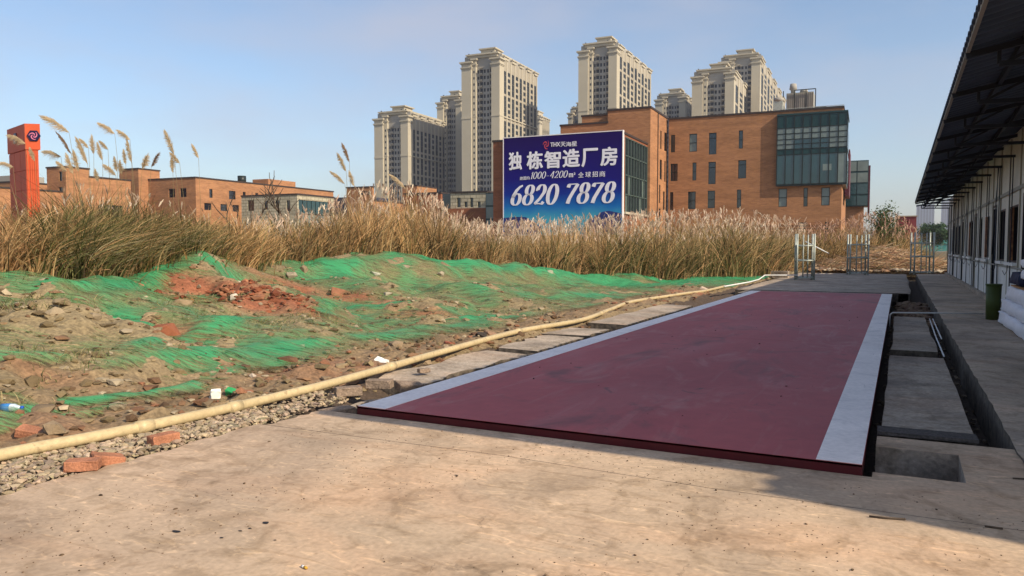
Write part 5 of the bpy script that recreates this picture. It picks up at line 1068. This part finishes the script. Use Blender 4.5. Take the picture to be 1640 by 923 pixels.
# ---------------------------------------------------------------- orange pylon
pd_ = 46.; pc = D(39, 198, pd_); py_ = thing('sign_pylon', (pc.x, pc.y, 0), 'tall orange pylon with dark hexagonal emblem plates at its head', 'pylon')
ang = R(YAW)-R(22); pu = (cos(ang), sin(ang)); pv = (-sin(ang), cos(ang)); # right face looks along -pv, left face along -pu
ang2 = R(YAW)+R(12); pu = (cos(ang2), sin(ang2)); pv = (-sin(ang2), cos(ang2))
ztop = pc.z; zneck = CZ+(396-241)/FPX*pd_
wR = along((pc.x, pc.y), pu, 70); 
wL = .55
lu = (cos(ang2+R(125)), sin(ang2+R(125))); wL = along((pc.x, pc.y), lu, 17.5)
def quad_prism(c, u1, l1, u2, l2, z0, z1, inset=0):
    c = (c[0]+u1[0]*inset+u2[0]*inset, c[1]+u1[1]*inset+u2[1]*inset); l1 -= 2*inset; l2 -= 2*inset
    p = [(c[0], c[1]), (c[0]+u1[0]*l1, c[1]+u1[1]*l1), (c[0]+u1[0]*l1+u2[0]*l2, c[1]+u1[1]*l1+u2[1]*l2), (c[0]+u2[0]*l2, c[1]+u2[1]*l2)]
    mb = MB(); mb.add([(x, y, z0) for x, y in p]+[(x, y, z1) for x, y in p], [(0, 1, 5, 4), (1, 2, 6, 5), (2, 3, 7, 6), (3, 0, 4, 7), (4, 5, 6, 7), (3, 2, 1, 0)]); return mb
quad_prism((pc.x, pc.y), pu, wR, lu, wL, zneck, ztop).build('head', M_redp, py_)
quad_prism((pc.x, pc.y), pu, wR, lu, wL, 0, zneck-.001, .1).build('shaft', M_redp, py_)
# raised tile courses on shaft: four panels on the right face with a deep groove near the corner, joints recessed
c = (pc.x+pu[0]*.1+lu[0]*.1, pc.y+pu[1]*.1+lu[1]*.1); nr = (pu[1], -pu[0]); nl = (-lu[1], lu[0]); WR, WL_ = wR-.2, wL-.2
for zi in range(7):
    z0_ = zneck-.02-(zi+1)*1.18; z1_ = z0_+1.155
    if z0_ < 0: break
    for a, b in ((.0, .17), (.30, .47), (.48, .65), (.66, .83), (.84, 1.0)):
        MB().obox(c, pu, nr, (WR*a+.008, .002, z0_), (WR*b-.008, .06, z1_)).build('tile', M_redp, py_)
    for a, b in ((0, .32), (.33, .66), (.67, 1)): MB().obox(c, lu, nl, (WL_*a+.008, .002, z0_), (WL_*b-.008, .05, z1_)).build('tile', M_redp, py_)
def hexplate(cx, cz, u_, n_, r, nm):
    mb = MB(); vs = []
    for e_ in (.0, .07):
        for k in range(6): a = pi/3*k; vs.append((cx[0]+u_[0]*r*cos(a)+n_[0]*e_, cx[1]+u_[1]*r*cos(a)+n_[1]*e_, cz+r*sin(a)*.95))
    mb.add(vs, [tuple(range(6, 12)), tuple(range(5, -1, -1))]+[(k, (k+1) % 6, (k+1) % 6+6, k+6) for k in range(6)]); o = mb.build('emblem_plate', M_hex, py_)
    m2_ = MB(); spiral(m2_, 0, 0, r*.66, r*.085, 1.0); m2_.v = [(cx[0]+u_[0]*x+n_[0]*.08, cx[1]+u_[1]*x+n_[1]*.08, cz+y) for x, y, z in m2_.v]; m2_.build('emblem', M_pink, o)
zc_ = (ztop+zneck)/2+.05
hexplate((pc.x+pu[0]*wR*.6, pc.y+pu[1]*wR*.6), zc_, pu, nr, .37, 'r'); hexplate((pc.x+lu[0]*wL*.5, pc.y+lu[1]*wL*.5), zc_, (-lu[0], -lu[1]), nl, min(.37, wL*.4), 'l')

# ---------------------------------------------------------------- apartment towers
def tower(px_l, px_c, px_r, py_top, d, label, fl=3.0, col_=M_cream):
    """px_l,px_c,px_r: left edge, front/side corner and right edge of the photo; py_top height of the corner pier"""
    q = D(px_c, py_top, d); C = (q.x, q.y); W = along(C, NU, px_l); Dp = along(C, VV, px_r); H = q.z
    t = thing('apartment_tower', (q.x, q.y, 0), label, 'apartment tower', 'cream apartment towers behind the brick buildings')
    k = W/22.; nf = int((H-4)/fl); f0 = max(0, nf-34)
    zt = H+2.5
    # recessed core with window grid
    rs_, re = 4.9*k, 14.2*k; CC = (C[0]+VV[0]*2.6, C[1]+VV[1]*2.6); holes = []
    for f in range(nf):
        z = 1.2+f*fl
        for s0, s1, h_ in ((.2, 2.0, 2.3), (2.5, 3.6, 1.6), (4.4, 5.6, 1.7), (5.95, 7.8, 2.3), (8.1, 9.1, 1.6)): holes.append((rs_+s0*k, rs_+s1*k, z+(.3 if h_ > 1.8 else .8), z+(.3 if h_ > 1.8 else .8)+h_))
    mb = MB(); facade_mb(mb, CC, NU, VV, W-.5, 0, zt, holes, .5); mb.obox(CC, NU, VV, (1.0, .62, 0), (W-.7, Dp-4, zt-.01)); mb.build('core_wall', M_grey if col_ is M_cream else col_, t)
    MB().obox(CC, NU, VV, (rs_, .5, 1), (re, .58, zt-.5)).build('window', M_tglass, t, 'stuff')
    mb = MB()
    for f in range(nf+1):
        z = 1.2+f*fl; 
        for s0, s1 in ((.2, 1.9), (5.9, 7.7)): mb.obox(CC, NU, VV, (rs_+s0*k, -.7, z-.05), (rs_+s1*k, -.004, z+.12)); mb.obox(CC, NU, VV, (rs_+s0*k, -.7, z+.13), (rs_+s1*k, -.64, z+.75))
    mb.build('balcony', M_cream2, t, 'stuff')
    # piers on the front
    def pier(s0, s1, y0, y1, top, nm='pier', wins=False):
        MB().obox(C, NU, VV, (s0, y0, 0), (s1, y1, top)).build(nm, col_, t)
        for i_, (dz_, ov, hh) in enumerate(((-3.4, .25, .5), (-2.9, .5, .5), (-1.0, .35, .35), (-.6, .8, .8))): MB().obox(C, NU, VV, (s0-ov, y0-ov, top+dz_), (s1+ov, y1+ov*.5, top+dz_+hh-.02)).build('cornice', col_, t)
        MB().obox(C, NU, VV, (s0-.15, y0-.2, top*.70), (s1+.15, y1, top*.70+.7)).build('belt_course', col_, t)
    pier(0, 4.7*k, 0, 5, H); pier(16.4*k, W, 0, 5, H-.6); pier(14.2*k, 16.2*k, 1.0, 4.5, H+.8)
    mb = MB()
    for f in range(nf): z = 2.+f*fl; mb.obox(C, NU, VV, (14.8*k, .96, z), (15.6*k, 1.05, z+1.1))
    mb.build('window', M_tglass, t, 'stuff')
    # side face: tall strips between piers
    SC_ = (C[0]+NU[0]*.4, C[1]+NU[1]*.4); holes = []; m_ = 9; sw = (Dp-5)/m_
    for i_ in range(m_):
        for f in range(nf):
            z = 1.0+f*fl; tall = (i_ % 2 == 0); holes.append((5+sw*i_+sw*.12, 5+sw*i_+sw*.68, z, z+(fl-.06 if tall and f % 4 else 1.9)))
    for f in range(nf): holes.append((1.2, 3.4, 1.+f*fl, 1.+f*fl+(fl-.06 if f % 4 else 2)))
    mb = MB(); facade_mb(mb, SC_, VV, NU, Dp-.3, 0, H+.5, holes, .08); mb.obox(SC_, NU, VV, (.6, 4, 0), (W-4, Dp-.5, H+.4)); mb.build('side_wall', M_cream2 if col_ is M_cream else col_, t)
    MB().obox(SC_, VV, NU, (.5, .085, 0), (Dp-.6, .3, H)).build('window', M_tglass, t, 'stuff')
    for i_ in range(m_):
        y0 = 5+sw*(i_+1)-sw*.32; MB().obox(C, NU, VV, (.1, y0, 0), (.6, y0+sw*.22, H+.6)).build('pier', col_, t)
    for i_ in range(0, m_, 2): mb = MB(); mb.obox(C, NU, VV, (-.1, 5+sw*i_+.2, H+.2), (1.1, 5+sw*(i_+1)+.4, H+2.0)); mb.obox(C, NU, VV, (-.5, 5+sw*i_-.1, H+1.5), (1.3, 5+sw*(i_+1)+.7, H+2.1)); mb.build('side_cornice', col_, t)
    MB().obox(C, NU, VV, (-.1, 5, H*.70), (1.05, Dp, H*.70+.6)).build('belt_course', col_, t)
    # roof slab, upper cornice and penthouse
    mb = MB(); mb.obox(C, NU, VV, (2.0, 1.6, zt-1.2), (W-2.6, Dp-1.5, zt)); mb.obox(C, NU, VV, (1.2, .8, zt), (W-1.8, Dp-1, zt+.7)); mb.build('roof_cornice', col_, t)
    mb = MB(); mb.obox(C, NU, VV, (W*.22, 4, zt+.7), (W*.58, 12, zt+3)); mb.obox(C, NU, VV, (W*.18, 3.2, zt+3), (W*.62, 12.8, zt+3.6)); mb.build('penthouse', col_, t)
    for s_a in (2.7, 5.2, W-3): MB().obox(C, NU, VV, (s_a, 2.5, zt+.7), (s_a+.5, 3, zt+1.5)).build('roof_vent', M_gframe, t)
    return t
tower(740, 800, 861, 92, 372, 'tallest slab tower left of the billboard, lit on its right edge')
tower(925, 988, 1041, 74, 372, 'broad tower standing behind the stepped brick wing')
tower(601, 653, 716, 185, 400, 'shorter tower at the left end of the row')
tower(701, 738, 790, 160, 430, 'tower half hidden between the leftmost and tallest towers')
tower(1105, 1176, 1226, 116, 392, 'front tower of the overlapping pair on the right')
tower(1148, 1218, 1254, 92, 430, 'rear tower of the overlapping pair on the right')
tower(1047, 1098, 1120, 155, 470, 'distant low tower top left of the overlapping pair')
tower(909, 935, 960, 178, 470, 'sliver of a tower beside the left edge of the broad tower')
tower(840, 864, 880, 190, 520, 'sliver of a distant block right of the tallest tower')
# very distant hazy towers
for a, b, tp, d, lb in [(1467, 1497, 327, 2400, 'pale hazy high-rise on the horizon right of the red building'), (1507, 1530, 322, 2500, 'hazy high-rise partly hidden by the shed corner')]:
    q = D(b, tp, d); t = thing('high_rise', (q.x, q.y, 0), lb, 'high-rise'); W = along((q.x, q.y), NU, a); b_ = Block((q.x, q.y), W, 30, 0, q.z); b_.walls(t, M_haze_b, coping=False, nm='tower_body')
    mb = MB()
    for k in range(6): mb.obox((q.x, q.y), NU, VV, (W*(k+.25)/6, -.5, 4), (W*(k+.7)/6, -.05, q.z-5))
    mb.build('window', M_tglass, t, 'stuff'); MB().obox((q.x, q.y), NU, VV, (W*.3, 5, q.z), (W*.6, 20, q.z+9)).build('roof_house', M_haze_b, t)

# ---------------------------------------------------------------- site shed with canopy
sh = thing('site_shed', (2.3, 25, 0), 'long cream panelled site shed with a deep dark canopy roof on the right', 'shed')
XW = 2.3; YA, YB = 5.3, 47.6; SK = .26
slope = .22; EZ = 3.8
def roofz(x): return EZ+slope*(x-.6) if x < 6.34 else EZ+slope*5.74-slope*(x-6.34)
holes = []; wins = []; doors = []
for k in range(-2, 5):
    y = 18.9+6*k; doors.append((y-.45, y+.45, .06, 2.55)); wins.append((y+1.3, y+2.8, 1.15, 2.45))
    wins.append((y+3.6, y+4.7, 1.15, 2.45)) if k != 4 else None
wins = [h for h in wins if h and h[1] < YB-.3]; doors = [h for h in doors if h[0] > YA+.2]; wins = [h for h in wins if h[0] > YA+.2]
H_ = [(a-YA, b-YA, c, d) for a, b, c, d in doors+wins]
mb = MB(); facade_mb(mb, (XW, YA), (0, 1), (1, 0), YB-YA, .02, 4.1, H_, .09)
mb.add([(XW, YA, .02), (10.4, YA, .02), (10.4, YA, 4.1), (XW, YA, 4.1)], [(0, 1, 2, 3)]).add([(XW, YB, .02), (10.4, YB, .02), (10.4, YB, 4.1), (XW, YB, 4.1)], [(3, 2, 1, 0)]).add([(10.4, YA, .02), (10.4, YB, .02), (10.4, YB, 4.1), (10.4, YA, 4.1)], [(0, 1, 2, 3)])
mb.add([(XW, YA, 4.1), (XW, YB, 4.1), (6.34, YB, 5.0), (6.34, YA, 5.0)], [(0, 1, 2, 3)]); mb.build('wall', M_shed, sh)
for a, b, c, d in doors:
    o = MB().box((XW+.05, a+.03, c), (XW+.085, b-.03, d)).build('door', M_door, sh); mb = MB(); mb.tube([(XW+.02, a+.12, 1.1), (XW+.02, a+.22, 1.1)], .012, 6); mb.beam((XW+.03, a+.12, 1.1), (XW+.06, a+.12, 1.1), .02); mb.build('handle', M_galv, o)
    mb = MB()
    for y in (a, b): mb.box((XW-.015, y-.03, .05), (XW+.04, y+.03, d+.03))
    mb.box((XW-.015, a-.03, d+.032), (XW+.04, b+.03, d+.09)); mb.build('door_frame', M_steel, sh)
for i, (a, b, c, d) in enumerate(wins): 
    add_window(sh, (XW, 0), (0, 1), (1, 0), (a, b, c, d), M_dglass, vmid=[.5], depth=.06, bar=.045, fm=M_steel if i % 3 else M_white)
    MB().box((XW-.09, a-.03, c-.07), (XW-.002, b+.03, c-.003)).build('window_sill', M_white, sh)
allh = sorted(doors+wins); y = YA; mods = [YA+i*1.82 for i in range(int((YB-YA)/1.82)+1)]
for y in mods: MB().box((XW-.03, y-.03, .05), (XW-.002, y+.03, 4.05)).build('wall_stud', M_cream2, sh)
mb = MB(); mb.box((XW-.04, YA, 2.75), (XW-.033, YB, 2.83)); mb.box((XW-.05, YA, 1.02), (XW-.034, YB, 1.05)); mb.build('wall_rail', M_grey, sh)
for h0, h1 in zip([YA]+[h[1] for h in doors], [h[0] for h in doors]+[YB]): MB().box((XW-.022, h0+.06, .06), (XW-.004, h1-.06, 1.0)).build('low_panel', M_shedlow, sh)
MB().box((XW-.14, YA, .02), (XW-.001, YB, .14)).build('plinth', M_slab, sh)
# corrugated roof sheet; unseen near ends skewed and stepped to shape the apron shadow
def roofsheet(x0, x1, yA0, yA1, yB, nm):
    n = 1100; fr_ = np.linspace(0, 1, n); xs_ = np.array([x0, (x0+x1)/2, x1]); rows = []
    for x, ya in zip(xs_, [yA0, (yA0+yA1)/2, yA1]): yy = ya+(yB-ya)*fr_; rows.append(np.column_stack([np.full(n, x), yy, roofz(x)+.022*np.sign(np.sin(yy*2*pi/.25))*np.abs(np.sin(yy*2*pi/.25))**.5+.02]))
    V = np.concatenate(rows); i_ = np.arange(n-1); F = np.concatenate([np.stack([i_+r*n, i_+(r+1)*n, i_+(r+1)*n+1, i_+r*n+1], 1) for r in range(2)])
    V2 = V.copy(); V2[:, 2] -= .05; F2 = F[:, ::-1]+len(V); return np_mesh(nm, np.concatenate([V, V2]), np.concatenate([F, F2]), M_roof, sh)
roofsheet(.6, 6.34, 4.20, 3.74, 44.6, 'roof_sheet'); roofsheet(6.34, 12, 3.32, 2.2, 47.8, 'roof_sheet')
MB().beam((.64, 4.25, EZ-.04), (.64, 44.6, EZ-.04), .04, .06).build('eaves_purlin', M_grey, sh)
for x in (1.2, 1.85): MB().beam((x, 4.8, roofz(x)-.09), (x, 47.3, roofz(x)-.09), .05, .09).build('purlin', M_steel, sh)
y = 5.2
while y < 47.7:
    mb = MB(); zb_ = EZ-.22
    mb.beam((.62 if y < 44.6 else .7, y, EZ-.10), (XW+.3, y, roofz(XW+.3)-.16), .06, .07); mb.beam((.95, y, zb_), (XW-.02, y, zb_-.02), .05, .06); mb.beam((.95, y, zb_), (.95, y, EZ-.04), .04)
    mb.beam((1.6, y, zb_), (1.75, y, roofz(1.7)-.16), .035); mb.beam((1.0, y, zb_), (1.5, y, roofz(1.5)-.16), .035); mb.build('truss', M_steel, sh); 
    mb = MB(); mb.tube([(XW-.08, y+.3, zb_), (XW-.08, y+.32, 2.0), (XW-.08, y+.3, .95), (XW-.12, y+.36, .85), (XW-.16, y+.42, .95)], .008, 6); mb.build('hanging_rod', M_steel, sh)
    mb = MB(); mb.beam((XW-.06, y, .03), (XW-.06, y, zb_), .022); mb.build('wall_post', M_steel, sh)
    if int(y) % 2: mb = MB(); mb.tube([(XW-.08, y+.1, zb_), (XW-.07, y+1.0, 2.1), (XW-.08, y+1.15, 1.3)], .010, 5); mb.build('slack_cable', M_steel, sh)
    y += 2.6
for k, y in enumerate((21.6, 27.6, 33.7)):
    MB().box((XW-.05, y-.8, 1.2), (XW-.01, y-.55, 2.4)).build('notice_board', mat('rusty_notice', (.42, .2, .08), .7, .6, 6, color2=(.1, .03, .03)), sh)

# ---------------------------------------------------------------- things by the shed
q = G(1588, 513, .02); bn = thing('waste_bin', (1.75, 18.4, .02), 'round dark green waste bin standing at the shed wall', 'bin')
M_bin = mat('dark_green_plastic', (.055, .075, .015), .5, .2, 3)
MB().tube([(1.72, 18.4, .02), (1.72, 18.4, .72)], [.13, .14], 20).build('bin_body', M_bin, bn); MB().tube([(1.72, 18.4, .72), (1.72, 18.4, .75)], .15, 20).build('rim', M_bin, bn)
# folded white tarpaulin rolls stacked
def roll(name, x, y0, y1, z, w_, h_, m_, label, cat, seed=0, layers=3):
    """one folded bundle: rounded, layered, slightly sagging"""
    rr = random.Random(seed); ns = 26; na = 20; vs = []; 
    for i in range(ns+1):
        y = y0+(y1-y0)*i/ns; e_ = min(1, (i/ns)*9+.55, ((ns-i)/ns)*9+.55)
        for j in range(na):
            a = 2*pi*j/na; c_, s_ = cos(a), sin(a); xx = w_/2*math.copysign(abs(c_)**.35, c_)*e_; zz_ = h_/2*math.copysign(abs(s_)**.4, s_)*e_
            cr_ = .016*sin(zz_*95+rr.uniform(-.3, .3)+y*1.3)+.012*sin(y*9+a*3)+rr.uniform(-.006, .006); vs.append((x+xx+cr_*(1 if c_ > 0 else -1), y, z+h_/2+zz_+.008*sin(y*5+x*9)))
    fs = [(i*na+j, (i+1)*na+j, (i+1)*na+(j+1) % na, i*na+(j+1) % na) for i in range(ns) for j in range(na)]+[tuple(range(na)), tuple(ns*na+j for j in range(na-1, -1, -1))]
    mb = MB(); mb.add(vs, fs, 0, True); o = mb.build(name, m_, loc=(x, (y0+y1)/2, z)); tagit(o, label, cat, 'white sheeting bundles stacked by the shed'); return o
M_sheet = mat('white_sheeting', (.82, .80, .84), .5, .12, 3, .5, 9)
roll('sheeting_bundle', 1.98, 13.2, 18.0, .03, .50, .24, M_sheet, 'lowest white sheeting bundle of the stack at the right edge', 'sheeting bundle', 1)
roll('sheeting_bundle', 1.99, 13.3, 17.9, .27, .46, .24, M_sheet, 'second white sheeting bundle from the floor at the right edge', 'sheeting bundle', 2)
roll('sheeting_bundle', 2.02, 13.2, 17.5, .51, .42, .26, M_sheet, 'third white sheeting bundle, under the brown board', 'sheeting bundle', 3)
o = MB().box((1.86, 13.4, .775), (2.24, 17.0, .80)).build('brown_board', mat('brown_card', (.42, .20, .07), .8, .3, 3), loc=(2.05, 15.2, .77)); tagit(o, 'flat brown board lying on the sheeting stack', 'board')
roll('sheeting_bundle', 2.06, 13.2, 16.0, .93, .34, .2, M_sheet, 'upper white bundle above the dark blue bag', 'sheeting bundle', 4)
roll('sheeting_bundle', 2.06, 13.2, 16.2, 1.14, .34, .16, M_sheet, 'topmost white bundle under the orange strip', 'sheeting bundle', 5)
roll('dark_bag', 2.03, 15.9, 17.3, .80, .32, .24, mat('navy_fabric', (.012, .016, .05), .7, .3, 6), 'dark blue fabric bag on top of the brown board', 'bag', 6)
o = MB().box((1.93, 13.4, 1.305), (2.22, 16.0, 1.33)).build('orange_strip', mat('orange_fabric', (.5, .13, .03), .8, .3, 6), loc=(2.05, 15, 1.3)); tagit(o, 'orange strip lying on the topmost bundle', 'strip')
MB
# scaffold racks
def scaffold(px, py, wpx, top, label, rz, d=None):
    p = G(px, py, .02); dd = -p.x*_sy+p.y*_cy; H = (py-top)/FPX*dd; W = wpx/FPX*dd
    t = thing('scaffold_rack', (p.x, p.y, 0), label, 'scaffold rack', 'grey steel racks at the end of the yard'); c_, s_ = cos(rz), sin(rz)
    Dp = W*.7; T = lambda a, b, z: (p.x+a*c_-b*s_, p.y+a*s_+b*c_, z)
    for a in (0, W):
        for b in (0, Dp): MB().tube([T(a, b, .02), T(a, b, H)], .042, 8).build('upright', M_galv, t)
    for k, z in enumerate((.1, H*.42, H*.74)):
        mb = MB()
        for b in (0, Dp): mb.tube([T(0, b, z), T(W, b, z)], .033, 6)
        for a in (0, W): mb.tube([T(a, 0, z), T(a, Dp, z)], .033, 6)
        mb.build('ring', M_galv, t)
        mb = MB(); mb.add([T(.03, .03, z+.035), T(W-.03, .03, z+.035), T(W-.03, Dp-.03, z+.035), T(.03, Dp-.03, z+.035), T(.03, .03, z+.055), T(W-.03, .03, z+.055), T(W-.03, Dp-.03, z+.055), T(.03, Dp-.03, z+.055)], [(0, 3, 2, 1), (4, 5, 6, 7), (0, 1, 5, 4), (1, 2, 6, 5), (2, 3, 7, 6), (3, 0, 4, 7)]); mb.build('shelf', M_galv, t)
    for a in (.35, .62): MB().tube([T(W*a, 0, .12), T(W*a, 0, H*.98)], .028, 6).build('strut', M_galv, t)
    for a, b in ((0, 0), (W, 0), (0, Dp), (W, Dp)): MB().box((T(a, b, 0)[0]-.07, T(a, b, 0)[1]-.07, .002), (T(a, b, 0)[0]+.07, T(a, b, 0)[1]+.07, .02)).build('foot_plate', M_galv, t)
    return t
scaffold(1276, 448, 26, 374, 'left steel rack with a diagonal brace, nearest the maroon deck', R(15))
scaffold(1361, 440, 27, 375, 'middle steel rack on the far edge of the concrete', R(15)); scaffold(1464, 439, 28, 372, 'right steel rack beside the shed end', R(15))
q = G(1289, 447, .02); o = MB().tube([(q.x, q.y, 1.75), (q.x+1.0, q.y+.2, 1.2)], .03, 6).build('brace_pole', M_white, loc=(q.x, q.y, 1.75)); tagit(o, 'pale pole leaning across the left steel rack', 'pole')
q = G(1274, 445, .0); o = MB().box((q.x-1.1, q.y-.5, .002), (q.x-.3, q.y+.1, .32)).build('concrete_block', M_slab, loc=(q.x, q.y, 0)); tagit(o, 'concrete block at the foot of the left steel rack', 'block')

# ---------------------------------------------------------------- haze
hz = MB(); hz.box((-2600, -300, -2), (1500, 2900, 170)); hm = bpy.data.materials.new('haze'); hm.use_nodes = True; N = hm.node_tree.nodes; N.remove(N['Principled BSDF'])
vol = N.new('ShaderNodeVolumePrincipled'); vol.inputs['Color'].default_value = (.80, .82, .95, 1); vol.inputs['Density'].default_value = .00022; vol.inputs['Anisotropy'].default_value = .2
hm.node_tree.links.new(vol.outputs[0], N['Material Output'].inputs['Volume']); ho = hz.build('haze', hm); tagit(ho, 'thin pale winter haze over the whole site', 'haze', None, 'stuff')
